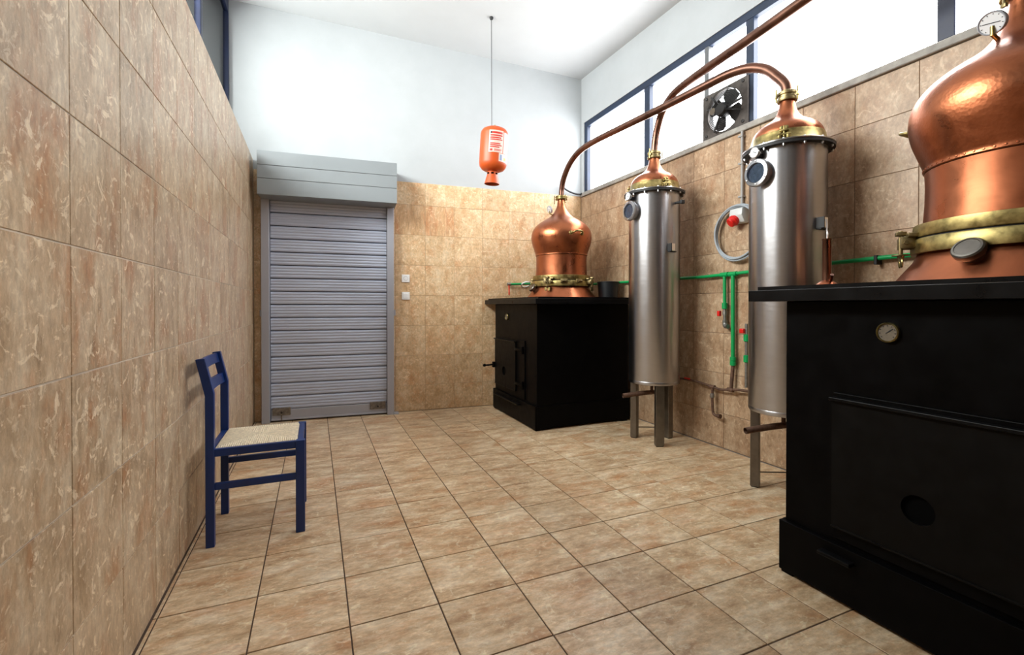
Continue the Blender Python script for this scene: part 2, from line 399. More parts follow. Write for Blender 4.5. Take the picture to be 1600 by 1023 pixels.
# back wall: slightly out of square
wb = MB().box(-0.35, 3.75, 0.004, 0.22, -0.05, 4.05).build('wall_back', 'plaster', loc=(XL, YBL, 0))
wb.rotation_euler = (0, 0, BANG)
tag(wb, 'back wall tiled below and white plaster above', kind='structure')
gb = MB().box(0.0, 3.44, 0.0025, 0.004, 0.0, ZT_B - 0.003).build('grout_bed', 'grout_back', wb)
BX = lines(1.075 - XL, 0.004, 3.428)
lay(wb, 'back', 'tile_back', BX, [0.004, 0.268, 0.58, 0.893, 1.208, 1.524, 1.84, 2.152, ZT_B], 0.0026, lambda u, v, j: (u, j, v),
    alt=lambda u, v: 'tile_stain' if (1.27 < u < 1.62 and 1.82 < v < 1.9) else None)

# right wall: tiled to the sill, window band, plaster above
wr = MB()
wr.box(XR + 0.004, XR + 0.24, YF - 0.1, 4.80, -0.05, ZT_R)
wr.box(XR + 0.004, XR + 0.24, YF - 0.1, 4.80, 3.235, 4.05)
wr.box(XR + 0.004, XR + 0.24, 4.632, 4.80, ZT_R, 3.235)
wr.box(XR + 0.004, XR + 0.24, YF - 0.1, 0.78, ZT_R, 3.235)  # unseen stretch, added to close the window band and dim the near floor
wr = wr.build('wall_right', 'plaster'); tag(wr, 'right wall tiled up to the window sill, white plaster above', kind='structure')
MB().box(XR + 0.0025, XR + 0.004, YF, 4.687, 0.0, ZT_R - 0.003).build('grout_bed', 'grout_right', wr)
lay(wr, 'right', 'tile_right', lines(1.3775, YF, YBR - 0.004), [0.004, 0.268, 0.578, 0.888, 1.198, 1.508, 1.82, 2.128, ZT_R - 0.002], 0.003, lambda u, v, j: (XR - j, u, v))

wf = MB().box(XW - 0.2, XR + 0.25, YF - 0.2, YF, -0.05, 4.05).build('wall_front', 'tile_front'); tag(wf, 'plain tan wall behind the viewer', kind='structure')  # unseen; set back and toned dark to cut bounced light near the viewer

c = MB(); xs = (XW - 0.12, XR + 0.24); ys = (YF - 0.2, 5.2)
lo = [c.bm.verts.new((x, y, zceil(x, y))) for x, y in ((xs[0], ys[0]), (xs[1], ys[0]), (xs[1], ys[1]), (xs[0], ys[1]))]
hi = [c.bm.verts.new((v.co.x, v.co.y, v.co.z + 0.25)) for v in lo]
c.face(lo); c.face(hi)
for i in range(4): c.face((lo[i], lo[(i + 1) % 4], hi[(i + 1) % 4], hi[i]))
ce = c.build('ceiling', 'plaster_ceiling'); tag(ce, 'plain white plastered ceiling', kind='structure')

# right window band
w1 = thing('window_1', (XR + 0.06, 1.5, 2.42), 'long band of bright frosted windows with dark blue steel frame', None, None, 'structure')
def wpart(root, name, mat, x0, x1, y0, y1, z0, z1, bev=0.003):
    l = root.location
    return MB().box(x0 - l.x, x1 - l.x, y0 - l.y, y1 - l.y, z0 - l.z, z1 - l.z, bev, segs=1).build(name, mat, root)
fx0, fx1 = XR + 0.012, XR + 0.062
wpart(w1, 'top_rail', 'blue_frame', fx0, fx1, 0.75, 4.632, 3.175, 3.238)
wpart(w1, 'bottom_rail', 'blue_frame', fx0 + 0.02, fx1, 0.75, 4.632, 2.418, 2.432)
wpart(w1, 'jamb', 'blue_frame', fx0, fx1, 4.575, 4.632, 2.418, 3.175)
mull = [(3.496, 3.572, 'blue_frame'), (2.782, 2.826, 'grey_mullion'), (2.375, 2.440, 'blue_frame'), (1.240, 1.312, 'navy_frame'), (0.75, 0.82, 'blue_frame')]
for y0, y1, mt in mull: wpart(w1, 'mullion', mt, fx0 - (0.006 if mt == 'grey_mullion' else 0), fx1, y0, y1, 2.432, 3.175)
edges = [4.575, 3.572, 3.496, 2.826, 2.782, 2.440, 2.375, 1.312, 1.240, 0.82]
for i in range(0, len(edges), 2): wpart(w1, 'pane', 'pane', XR + 0.066, XR + 0.072, edges[i + 1] - 0.01, edges[i] + 0.01, 2.42, 3.19, 0.0)
tr = MB().box(XR - 0.022, XR + 0.10, YF, YBR - 0.012, ZT_R, 2.418, 0.004, segs=1).build('trim_1', 'sill'); tag(tr, 'grey window sill running along the right wall', kind='structure')

# left window band, set back behind the ledge
w2 = thing('window_2', (XW, 2.0, ZT_L), 'dim clear window with navy frame above the left tiled wall', None, None, 'structure')
wpart(w2, 'bottom_rail', 'navy_frame', XW - 0.02, XW + 0.02, -0.55, 4.965, ZT_L - 0.004, ZT_L + 0.04)
wpart(w2, 'top_rail', 'navy_frame', XW - 0.02, XW + 0.02, -0.55, 4.965, 3.80, 3.93)
wpart(w2, 'jamb', 'navy_frame', XW - 0.02, XW + 0.022, 4.93, 4.966, ZT_L + 0.04, 3.80)
ml = [3.85, 2.75, 1.65, 0.55, -0.55]
for y in ml: wpart(w2, 'mullion', 'navy_frame', XW - 0.03, XW + 0.02, y - 0.03, y + 0.03, ZT_L + 0.04, 3.80)
prev = 4.93
for y in ml: wpart(w2, 'pane', 'clear', XW - 0.004, XW, y + 0.03, prev, ZT_L + 0.04, 3.80, 0.0); prev = y - 0.03
MB().box(XW - 0.10, XW + 0.05, YF - 0.1, -0.55, ZT_L - 0.004, 4.05).build('plaster_end', 'plaster', wl)
ex = MB().box(-4.5, XW - 0.13, 6.6, 6.8, 0.0, 6.5).build('wall_outside', 'exterior'); tag(ex, 'grey green outside wall seen through the left window', kind='structure')

# ------------------------------------------------------------------ roller shutter door
d1 = thing('door_1', (XL, YBL, 0), 'closed grey aluminium roller shutter door with its box above', None, None, 'structure', BANG)
def dbox(name, mat, x0, x1, o0, o1, z0, z1, bev=0.002, parent=d1): return MB().box(x0, x1, -o1, -o0, z0, z1, bev, segs=1).build(name, mat, parent)
dbox('guide_rail', 'shutter_rail', 0.080, 0.148, 0.0, 0.10, 0.0, 2.10, 0.003)
dbox('guide_rail', 'shutter_rail', 1.211, 1.278, 0.0, 0.10, 0.0, 2.10, 0.003)
dbox('rail_foot', 'shutter_rail', 1.278, 1.325, 0.02, 0.10, 0.0, 0.012, 0.002)
dbox('gap_shade_sheet', 'shutter_dark', 0.148, 1.211, 0.004, 0.02, 0.0, 2.10, 0.0)  # dark sheet behind the slats, coloured as the shade in their gaps
for x0 in (0.062, 1.278): dbox('lock_tab', 'shutter_rail', x0, x0 + 0.018, 0.03, 0.07, 1.0, 1.06, 0.003)
box_body = MB().box(0.088, 1.291, -0.294, 0.0, 2.090, 2.478, 0.004).build('shutter_box_body', 'shutter_box', d1)
for z0, z1 in ((2.092, 2.233), (2.237, 2.352), (2.356, 2.480)): MB().box(0.086, 1.293, -0.300, -0.290, z0, z1, 0.0015, segs=1).build('box_panel', 'shutter_box', box_body)
PITCH = 0.1243
prof = []                                  # one slat, seen from the side: (offset, height)
for k in range(25):
    t = k / 24; z = 0.004 + t * (PITCH - 0.012)
    prof.append((0.050 + 0.003 * math.sin(PI * t) ** 0.6 + 0.0042 * abs(math.sin(PI * t * 4)), z))
prof += [(0.038, PITCH - 0.006), (0.036, PITCH - 0.002)]
sl = MB()
A = [sl.bm.verts.new((0.152, -o, z)) for o, z in prof]; B = [sl.bm.verts.new((1.207, -o, z)) for o, z in prof]
bk = [sl.bm.verts.new((x, -0.03, z)) for x, z in ((0.152, 0.004), (1.207, 0.004), (1.207, PITCH - 0.002), (0.152, PITCH - 0.002))]
for i in range(len(prof) - 1): sl.face((A[i], B[i], B[i + 1], A[i + 1]))
sl.face((bk[0], bk[1], B[0], A[0])); sl.face((bk[2], bk[3], A[-1], B[-1]))
sl0 = sl.build('slat', 'shutter', d1); sl0.location = (0, 0, 0.118)
for k in range(1, 16):
    s = sl0.copy(); COL.objects.link(s); s.parent = d1; s.location = (0, 0, 0.118 + PITCH * k)
bar = dbox('bottom_bar', 'shutter_rail', 0.152, 1.207, 0.03, 0.056, 0.016, 0.116, 0.004)
MB().box(0.152, 1.207, -0.066, -0.05, 0.014, 0.03, 0.003).build('bar_lip', 'shutter_rail', bar)
for x0, x1 in ((0.165, 0.322), (1.045, 1.196)):
    lp = MB().box(x0, x1, -0.068, -0.05, 0.062, 0.135, 0.004).build('lock_plate', 'lock_plate', bar)
    MB().lathe([(0.0, 0.004), (0.009, 0.004), (0.009, 0.0)], ((x0 + x1) / 2, -0.068, 0.088), '-Y', 16).build('keyhole', 'shutter_dark', lp)
MB().box(0.238, 0.250, -0.070, -0.052, 0.016, 0.062, 0.002).build('lock_bolt', 'lock_plate', bar)

# ------------------------------------------------------------------ light switches (on the back wall)
def on_back(u, off=0.0): return (XL + math.cos(BANG) * u + math.sin(BANG) * off, YBL + math.sin(BANG) * u - math.cos(BANG) * off)
for zc, rk, lab in ((1.384, False, 'upper white wall plate with a round centre, above the rocker switch'), (1.204, True, 'lower white rocker light switch beside the shutter door')):
    x, y = on_back(1.404, 0.0)
    s = thing('light_switch', (x, y, zc - 0.04), lab, 'switch', 'white plates beside the shutter', rotz=BANG)
    p = MB().box(-0.040, 0.040, -0.012, 0.0005, 0.0, 0.08, 0.004).build('cover_plate', 'white_plastic', s)
    if rk: MB().box(-0.024, 0.024, -0.018, -0.011, 0.014, 0.066, 0.003, rot=Euler((0.06, 0, 0))).build('rocker', 'white_plastic', s)
    else:
        MB().torus((0, -0.012, 0.04), 0.021, 0.002, 'Y', 28, 6).build('ring', 'grey_plastic', s)
        MB().lathe([(0.0, 0.003), (0.014, 0.003), (0.016, 0.0)], (0, -0.011, 0.04), '-Y', 24).build('button', 'white_plastic', s)

# ------------------------------------------------------------------ furnaces
def furnace(y0, y1, slab_pts, label, door, frame, gauge, hole, ledge, handle):
    base = Vector((2.27, (y0 + y1) / 2, 0.0)); X0 = 1.79
    f = thing('still_furnace', base, label, 'furnace', 'black furnaces under the stills')
    def bx(name, x0, x1, a, b, z0, z1, bev=0.003, mat='black', par=None):
        return MB().box(x0 - base.x, x1 - base.x, a - base.y, b - base.y, z0, z1, bev, segs=2).build(name, mat, par or f)
    bx('body', X0, 2.765, y0 + 0.012, y1 - 0.012, 0.015, 1.116, 0.004)
    # plinth boards: front and two ends, with a low arch cut on the ends
    bx('plinth_board', 1.767, 1.792, y0, y1, 0.012, 0.215, 0.003)
    for ya, yb in ((y0, y0 + 0.014), (y1 - 0.014, y1)):
        p = MB(); xa, xb = 1.792 - base.x, 2.775 - base.x
        prof = [(xa, 0.012), (xa + 0.10, 0.012), (xa + 0.16, 0.045), (xb - 0.16, 0.045), (xb - 0.10, 0.012), (xb, 0.012), (xb, 0.215), (xa, 0.215)]
        lo = [p.bm.verts.new((x, ya - base.y, z)) for x, z in prof]; hi = [p.bm.verts.new((x, yb - base.y, z)) for x, z in prof]
        p.face(lo); p.face(hi)
        for i in range(len(prof)): p.face((lo[i], lo[(i + 1) % len(prof)], hi[(i + 1) % len(prof)], hi[i]))
        p.build('plinth_board', 'black', f)
    for xa in (1.775, 2.70):
        for ya in (y0 + 0.005, y1 - 0.055): bx('foot', xa, xa + 0.05, ya, ya + 0.05, 0.0, 0.016, 0.002)
    tm = MB().prism([(x - base.x, y - base.y) for x, y in slab_pts], 1.116, 1.162)
    bmesh.ops.recalc_face_normals(tm.bm, faces=list(tm.bm.faces)); bmesh.ops.bevel(tm.bm, geom=list(tm.bm.edges), offset=0.002, segments=2, profile=0.5, affect='EDGES')
    top = tm.build('top_slab', 'black_top', f)
    cxm = sum(p[0] for p in slab_pts) / 4; cym = sum(p[1] for p in slab_pts) / 4
    pl = [(x + (0.033 if x < cxm else -0.02) - base.x, y + (0.02 if y < cym else -0.02) - base.y) for x, y in slab_pts]
    MB().prism(pl, 1.162, 1.178).build('top_plate', 'black_top', f)
    fr = bx('door_frame', X0 - 0.010, X0 + 0.002, frame[0], frame[1], 0.232, 0.775, 0.002)
    to3 = lambda u, v, d: (d - base.x, u - base.y, v)
    dp = MB().holed_plate(door[0], door[1], 0.286, 0.748, hole[0], hole[1], 0.046, X0 - 0.026, X0 - 0.010, to3).build('fire_door', 'black_door', f)
    MB().lathe([(0.0, 0.0), (0.0475, 0.0), (0.0475, 0.010)], (X0 - 0.0125 - base.x, hole[0] - base.y, hole[1]), '-X', 32).build('draught_hole', 'hole', dp)  # black disc closes the hole, shade put into its colour
    MB().box(X0 - 0.040 - base.x, X0 - 0.010 - base.x, door[0] - 0.004 - base.y, door[1] + 0.004 - base.y, 0.748, 0.760, 0.002).build('door_lip', 'black_top', dp)
    MB().box(X0 - 0.030 - base.x, X0 - 0.010 - base.x, door[0] - base.y, door[1] - base.y, 0.279, 0.286, 0.001).build('door_lip', 'black_top', dp)
    for z in (0.36, 0.685):
        h = MB(); h.cyl((X0 - 0.022 - base.x, frame[0] + 0.025 - base.y, z - 0.035), (X0 - 0.022 - base.x, frame[0] + 0.025 - base.y, z + 0.035), 0.011, 12)
        h.box(X0 - 0.03 - base.x, X0 - 0.012 - base.x, frame[0] + 0.025 - base.y, door[0] + 0.02 - base.y, z - 0.012, z + 0.012, 0.002)
        h.build('hinge', 'black', f, smooth=True)
    if handle:
        h = MB(); hy, hz = handle
        h.tube([(X0 - 0.005 - base.x, hy - base.y, hz), (X0 - 0.06 - base.x, hy - base.y, hz), (X0 - 0.085 - base.x, hy + 0.012 - base.y, hz - 0.005), (X0 - 0.13 - base.x, hy + 0.014 - base.y, hz - 0.006)], 0.009, 10)
        h.lathe([(0.0, -0.003), (0.014, 0.0), (0.016, 0.016), (0.010, 0.026), (0.0, 0.028)], (X0 - 0.125 - base.x, hy + 0.014 - base.y, hz - 0.006), '-X', 16)
        h.box(X0 - 0.05 - base.x, X0 - 0.02 - base.x, hy - 0.018 - base.y, hy + 0.018 - base.y, hz - 0.03, hz + 0.03, 0.004)
        h.build('door_handle', 'black', dp, smooth=True)
    bx('ash_drawer_ledge', X0 - 0.055, X0 - 0.02, ledge[0], ledge[1], 0.166, 0.180, 0.003, 'black_top')
    g = MB().lathe([(0.0, 0.0), (0.034, 0.0), (0.034, 0.012), (0.0305, 0.0155), (0.0285, 0.012)], (X0 - base.x, gauge[0] - base.y, gauge[1]), '-X', 32).build('thermometer', 'brass', f, smooth=True)
    MB().lathe([(0.0, 0.0095), (0.029, 0.0095), (0.029, 0.009)], (X0 - base.x, gauge[0] - base.y, gauge[1]), '-X', 32).build('dial', 'dial_beige', g)
    n = MB(); gx = X0 - 0.0105 - base.x
    n.box(gx - 0.0006, gx, gauge[0] - 0.0012 - base.y, gauge[0] + 0.0012 - base.y, gauge[1] - 0.006, gauge[1] + 0.02, rot=Euler((0.9, 0, 0)), about=(gx, gauge[0] - base.y, gauge[1]))
    for k in range(9):
        a = math.radians(-40 + k * 32.5); n.box(gx - 0.0006, gx, gauge[0] + 0.023 * math.cos(a) - 0.0014 - base.y, gauge[0] + 0.023 * math.cos(a) + 0.0014 - base.y, gauge[1] + 0.023 * math.sin(a) - 0.0014, gauge[1] + 0.023 * math.sin(a) + 0.0014)
    n.build('dial_marks', 'ink', g)
    return f
f1 = furnace(3.617, 4.655, [(1.715, 3.50), (2.80, 3.50), (2.80, 4.685), (1.715, 4.770)], 'black steel furnace in the far corner with its full front and side showing',
        door=(4.05, 4.59), frame=(3.87, 4.605), gauge=(4.302, 0.99), hole=(4.336, 0.439), ledge=(3.93, 4.55), handle=(4.60, 0.475))
f2 = furnace(0.285, 1.317, [(1.715, 0.165), (2.80, 0.165), (2.80, 1.425), (1.715, 1.425)], 'large black furnace cropped by the right edge, nearest the viewer',
        door=(0.56, 1.105), frame=(0.40, 1.11), gauge=(0.934, 1.007), hole=(0.838, 0.445), ledge=(1.025, 1.14), handle=None)

# ------------------------------------------------------------------ copper stills
ZS = 1.178
def still(loc, label):
    s = thing('copper_still', (loc[0], loc[1], ZS), label, 'still', 'copper stills on the furnaces')
    z = lambda v: v - ZS
    MB().lathe([(0.0, 0.0), (0.352, 0.0), (0.352, 0.004), (0.335, 0.025), (0.29, 0.085), (0.272, 0.125), (0.262, 0.14), (0.0, 0.14)], seg=80).build('boiler_shoulder', 'copper_smooth', s, smooth=True)
    lowr = MB().lathe([(0.26, z(1.293)), (0.296, z(1.293)), (0.297, z(1.298)), (0.297, z(1.343)), (0.294, z(1.347)), (0.26, z(1.347))], seg=80).build('band', 'brass', s, smooth=True)
    MB().lathe([(0.25, z(1.346)), (0.288, z(1.346)), (0.288, z(1.354)), (0.25, z(1.354))], seg=80).build('gasket', 'rubber', s, smooth=True)
    MB().lathe([(0.25, z(1.353)), (0.293, z(1.353)), (0.295, z(1.357)), (0.289, z(1.40)), (0.262, z(1.405))], seg=80).build('band', 'brass', s, smooth=True)
    prof = [(0.262, 1.385), (0.260, 1.42), (0.256, 1.48), (0.255, 1.55), (0.257, 1.600), (0.262, 1.606), (0.262, 1.618), (0.266, 1.632), (0.280, 1.672), (0.296, 1.720), (0.305, 1.765), (0.306, 1.80), (0.300, 1.838), (0.284, 1.875), (0.258, 1.908), (0.222, 1.938), (0.182, 1.964), (0.145, 1.986), (0.112, 2.010), (0.086, 2.037), (0.066, 2.066), (0.052, 2.096), (0.043, 2.128), (0.038, 2.155), (0.036, 2.185)]
    MB().lathe([(r, z(h)) for r, h in prof[:5]], seg=96).build('collar', 'copper_smooth', s, smooth=True)
    sm = spline([(r, 0, h) for r, h in prof[5:]], 4)
    MB().lathe([(0.25, z(1.602)), (0.259, z(1.602))] + [(p.x, z(p.z)) for p in sm] + [(0.0, z(2.185))], seg=96).build('pot', 'copper', s, smooth=True)
    rv = MB()
    for k in range(64):
        a = 2 * PI * k / 64; rv.lathe([(0.0045, 0.0), (0.003, 0.002), (0.0, 0.0025)], (0.2615 * math.cos(a), 0.2615 * math.sin(a), z(1.612)), Vector((math.cos(a), math.sin(a), 0)), 6)
    rv = rv.build('rivets', 'copper', s, smooth=True); rv['kind'] = 'stuff'
    nf = MB().lathe([(0.03, z(2.180)), (0.060, z(2.180)), (0.062, z(2.184)), (0.062, z(2.190)), (0.056, z(2.193)), (0.056, z(2.203)), (0.062, z(2.206)), (0.062, z(2.213)), (0.058, z(2.217)), (0.033, z(2.22))], seg=40).build('neck_flange', 'brass', s, smooth=True)
    for a in (37, 157, 277):
        c = MB(); p = pol(a, 0.062); q = pol(a, 0.070)
        c.cyl((q.x, q.y, z(2.145)), (q.x, q.y, z(2.222)), 0.0045, 8)
        c.box(q.x - 0.009, q.x + 0.009, q.y - 0.005, q.y + 0.005, z(2.138), z(2.152), 0.002, rot=Euler((0, 0, math.radians(a + 90))))
        c.build('flange_clamp', 'brass_dark', nf, smooth=True)
    # toggle clamps with wing nuts round the band
    for a in (37, 127, 217, 307):
        R = Matrix.Rotation(math.radians(a), 3, 'Z'); c = MB()
        def rb(x0, x1, y0, y1, z0, z1, bev=0.003, tilt=None):
            c.box(x0, x1, y0, y1, z0, z1, bev, rot=tilt)
        rb(0.285, 0.318, -0.055, 0.055, z(1.356), z(1.372))
        rb(0.29, 0.335, -0.038, -0.014, z(1.315), z(1.360)); rb(0.29, 0.335, 0.014, 0.038, z(1.315), z(1.360))
        c.cyl((0.322, -0.05, z(1.336)), (0.322, 0.05, z(1.336)), 0.007, 12)
        c.cyl((0.330, 0, z(1.272)), (0.330, 0, z(1.385)), 0.007, 12)
        rb(0.314, 0.346, -0.016, 0.016, z(1.366), z(1.382))
        c.lathe([(0.0, 0.0), (0.028, 0.0), (0.028, 0.004), (0.0, 0.006)], (0.330, 0, z(1.290)), 'Z', 20)
        c.lathe([(0.008, -0.02), (0.012, 0.0)], (0.330, 0, z(1.290)), 'Z', 12)
        for v in c.bm.verts: v.co = R @ v.co
        cl = c.build('toggle_clamp', 'brass_dark', s, smooth=True)
        wn = MB()
        for sg in (-1, 1):
            wn.lathe([(0.0, -0.0035), (0.012, -0.003), (0.014, 0.0), (0.012, 0.003), (0.0, 0.0035)], (0.330, sg * 0.017, z(1.262)), Vector((1, 0, 0)), 20)
        for v in wn.bm.verts:
            v.co.z = z(1.262) + (v.co.z - z(1.262)) * 1.4
            v.co = R @ v.co
        wn.build('wing_nut', 'brass', cl, smooth=True)
    for a in (246, 276):                    # band lugs
        R = Matrix.Rotation(math.radians(a), 3, 'Z'); c = MB(); c.box(0.288, 0.312, -0.035, 0.035, z(1.322), z(1.36), 0.004); c.cyl((0.315, -0.02, z(1.34)), (0.315, 0.02, z(1.34)), 0.010, 12)
        for v in c.bm.verts: v.co = R @ v.co
        c.build('band_lug', 'brass_dark', s, smooth=True)
    for sg in (-1, 1):                      # bail handles on the two flanks
        h = MB(); zh = z(1.80); yb = 0.302 * sg
        h.tube(spline([(-0.055, yb, zh), (-0.050, yb + 0.028 * sg, zh + 0.004), (-0.034, yb + 0.046 * sg, zh + 0.012), (0, yb + 0.052 * sg, zh + 0.016), (0.034, yb + 0.046 * sg, zh + 0.012), (0.050, yb + 0.028 * sg, zh + 0.004), (0.055, yb, zh)], 5), 0.008, 10)
        for x in (-0.062, 0.062): h.lathe([(0.022, -0.012), (0.020, 0.004), (0.010, 0.010), (0.0, 0.010)], (x, yb - 0.002 * sg, zh), Vector((x * 1.2, 0.3 * sg, 0)), 16)
        h.build('handle', 'brass', s, smooth=True)
    # side filler cap
    ax = Vector((-0.80, 0.05, 0.60)).normalized(); c0 = Vector((-0.293, 0.012, z(1.262)))
    cp = MB().lathe([(0.030, -0.02), (0.030, 0.018), (0.042, 0.020), (0.044, 0.024), (0.044, 0.040), (0.040, 0.045), (0.034, 0.046), (0.033, 0.044), (0.0, 0.044)], c0, ax, 32).build('filler_cap', 'steel_dull', s, smooth=True)
    # dial thermometer on the dome
    ax = Vector((-0.92, 0.10, 0.38)).normalized(); c0 = Vector((-0.085, 0.035, z(2.028)))
    st = c0 + ax * 0.030 + Vector((0, 0, 0.028))
    tg = MB().tube([c0 - ax * 0.01, c0 + ax * 0.03, st], 0.007, 10).build('thermometer_stem', 'brass', s, smooth=True)
    fx = Vector((-0.93, 0.0, -0.36)).normalized()
    g = MB().lathe([(0.0, -0.012), (0.034, -0.012), (0.038, -0.008), (0.038, 0.008), (0.036, 0.010), (0.033, 0.008)], st + Vector((0, 0, 0.012)), fx, 36).build('thermometer', 'dial_grey', s, smooth=True)
    MB().lathe([(0.0, 0.007), (0.0335, 0.007), (0.0335, 0.006)], st + Vector((0, 0, 0.012)), fx, 36).build('dial', 'dial_white', g)
    nd = MB(); u = fx.cross(Vector((0, 0, 1))).normalized(); v = u.cross(fx); cc = st + Vector((0, 0, 0.012)) + fx * 0.0075
    nd.tube([cc - u * 0.022 - v * 0.004, cc + u * 0.024 + v * 0.005], 0.0013, 6)
    for k in range(10):
        a = math.radians(-50 + 31 * k); q = cc + u * (0.027 * math.cos(a)) + v * (0.027 * math.sin(a)); nd.tube([q, q + (q - cc) * 0.12], 0.0012, 5)
    nd.build('dial_marks', 'ink', g)
    return s
S1, S2 = (2.316, 4.137), (2.28, 0.785)
still(S1, 'hammered copper onion still standing on the far furnace beside the back wall')
still(S2, 'big copper still cropped by the right edge, on the nearest furnace')

# ------------------------------------------------------------------ condenser columns
def column(loc, clamp0, label):
    t = thing('condenser_column', (loc[0], loc[1], 0), label, 'column', 'steel condenser columns')
    MB().lathe([(0.0, 0.478), (0.185, 0.474), (0.196, 0.478), (0.2, 0.486), (0.2, 0.50), (0.1985, 0.503), (0.2, 0.506), (0.2, 2.0), (0.0, 2.0)], seg=96).build('shell', 'steel', t, smooth=True)
    for a in (123, 245, 5):
        p = pol(a, 0.160); L = MB(); R = Euler((0, 0, math.radians(a)))
        L.box(p.x - 0.025, p.x + 0.025, p.y - 0.033, p.y + 0.033, 0.006, 0.482, 0.003, rot=R)
        lg = L.build('leg', 'steel_dull', t)
        MB().box(p.x - 0.020, p.x + 0.020, p.y - 0.028, p.y + 0.028, 0.0, 0.010, 0.002, rot=R).build('foot', 'rubber', lg)
    qa, qb = pol(123, 0.160), pol(5, 0.160); MB().cyl((qa.x, qa.y, 0.085), (qb.x, qb.y, 0.085), 0.004, 8).build('tie_rod', 'steel_dull', t, smooth=True)
    fl = MB().lathe([(0.19, 1.990), (0.236, 1.990), (0.236, 2.006), (0.19, 2.006)], seg=96).build('gasket', 'rubber', t, smooth=True)
    fp = MB().lathe([(0.15, 2.006), (0.238, 2.006), (0.239, 2.009), (0.238, 2.013), (0.15, 2.016)], seg=96).build('flange', 'steel', t, smooth=True)
    b0 = None
    for k in range(14):
        p = pol(k * 360 / 14 + 6, 0.224)
        if b0 is None: b0 = MB().lathe([(0.0, -0.030), (0.004, -0.030), (0.004, -0.026), (0.0075, -0.026), (0.0075, -0.016), (0.004, -0.016), (0.004, 0.008), (0.008, 0.008), (0.007, 0.014), (0.004, 0.016), (0.0, 0.016)], seg=8).build('bolt', 'bolt', fp); bb = b0
        else: bb = b0.copy(); COL.objects.link(bb); bb.parent = fp
        bb.location = (p.x, p.y, 2.006)
    MB().lathe([(0.20, 2.012), (0.212, 2.014), (0.212, 2.020), (0.197, 2.036), (0.192, 2.066), (0.188, 2.080), (0.17, 2.084)], seg=96).build('band', 'brass', t, smooth=True)
    prof = [(0.186, 2.074), (0.182, 2.098), (0.168, 2.124), (0.146, 2.146), (0.118, 2.163), (0.092, 2.180), (0.070, 2.202), (0.055, 2.228), (0.046, 2.256), (0.041, 2.285), (0.040, 2.300)]
    sm = spline([(r, 0, h) for r, h in prof], 4)
    MB().lathe([(p.x, p.z) for p in sm] + [(0.0, 2.3)], seg=72).build('dome', 'copper_smooth', t, smooth=True)
    nf = MB().lathe([(0.03, 2.294), (0.052, 2.294), (0.054, 2.298), (0.054, 2.312), (0.048, 2.316), (0.048, 2.328), (0.054, 2.332), (0.054, 2.346), (0.050, 2.350), (0.036, 2.352), (0.036, 2.358)], seg=40).build('neck_clamp', 'brass_dark', t, smooth=True)
    for a in (clamp0 - 60, clamp0 + 60, clamp0 + 180):
        q = pol(a, 0.062); c = MB(); c.cyl((q.x, q.y, 2.290), (q.x, q.y, 2.366), 0.005, 8); c.box(q.x - 0.012, q.x + 0.012, q.y - 0.005, q.y + 0.005, 2.312, 2.332, 0.002, rot=Euler((0, 0, math.radians(a + 90)))); c.build('clamp_screw', 'brass', nf, smooth=True)
    for a in (clamp0, clamp0 + 120, clamp0 + 240):   # wing clamps on the dome band
        R = Matrix.Rotation(math.radians(a), 3, 'Z'); c = MB()
        c.box(0.193, 0.212, -0.030, -0.012, 2.022, 2.052, 0.003); c.box(0.193, 0.212, 0.012, 0.030, 2.022, 2.052, 0.003)
        c.cyl((0.207, -0.033, 2.044), (0.207, 0.033, 2.044), 0.006, 10); c.cyl((0.207, 0, 2.03), (0.199, 0, 2.092), 0.006, 10)
        c.box(0.190, 0.212, -0.022, 0.022, 2.062, 2.072, 0.003)
        c.lathe([(0.0, -0.003), (0.010, 0.0), (0.0, 0.003)], (0.2, -0.012, 2.084), Vector((1, 0, 0)), 12); c.lathe([(0.0, -0.003), (0.010, 0.0), (0.0, 0.003)], (0.2, 0.012, 2.084), Vector((1, 0, 0)), 12)
        for v in c.bm.verts: v.co = R @ v.co
        c.build('wing_clamp', 'brass', t, smooth=True)
    # sight glass facing the room
    sg = MB().lathe([(0.064, 0.16), (0.064, 0.222), (0.076, 0.222), (0.078, 0.226), (0.078, 0.244), (0.074, 0.248), (0.057, 0.250), (0.055, 0.240), (0.055, 0.236)], (0, 0.010, 1.855), '-X', 48).build('sight_glass_ring', 'steel', t, smooth=True)
    MB().lathe([(0.0, 0.237), (0.0555, 0.237), (0.0555, 0.23)], (0, 0.010, 1.855), '-X', 40).build('sight_glass', 'glass_dark', sg)
    for k in range(6):
        a = math.radians(30 + 60 * k); MB().lathe([(0.0045, 0.0), (0.0045, 0.005), (0.0, 0.006)], (-0.248, 0.010 + 0.066 * math.cos(a), 1.855 + 0.066 * math.sin(a)), '-X', 8).build('screw', 'bolt', sg)
    g = MB(); g.cyl((-0.18, 0.015, 1.955), (-0.232, 0.015, 1.955), 0.016, 16); g.cyl((-0.225, 0.015, 1.955), (-0.232, 0.022, 1.968), 0.010, 12); g.build('gauge_fitting', 'rubber', t, smooth=True)
    gg = MB().lathe([(0.0, 0.230), (0.028, 0.230), (0.030, 0.233), (0.030, 0.248), (0.028, 0.250), (0.026, 0.247)], (0, 0.020, 1.972), '-X', 32).build('gauge', 'chrome', t, smooth=True)
    MB().lathe([(0.0, 0.2475), (0.0265, 0.2475), (0.0265, 0.246)], (0, 0.020, 1.972), '-X', 32).build('dial', 'dial_white', gg)
    MB().box(-0.2490, -0.2480, 0.005, 0.028, 1.9705, 1.9735, rot=Euler((0.5, 0, 0))).build('needle', 'ink', gg)
    # little chrome outlet holder on the flank
    tb = MB().box(-0.030, 0.004, -0.236, -0.194, 1.522, 1.578, 0.003).build('outlet_holder', 'chrome', t)
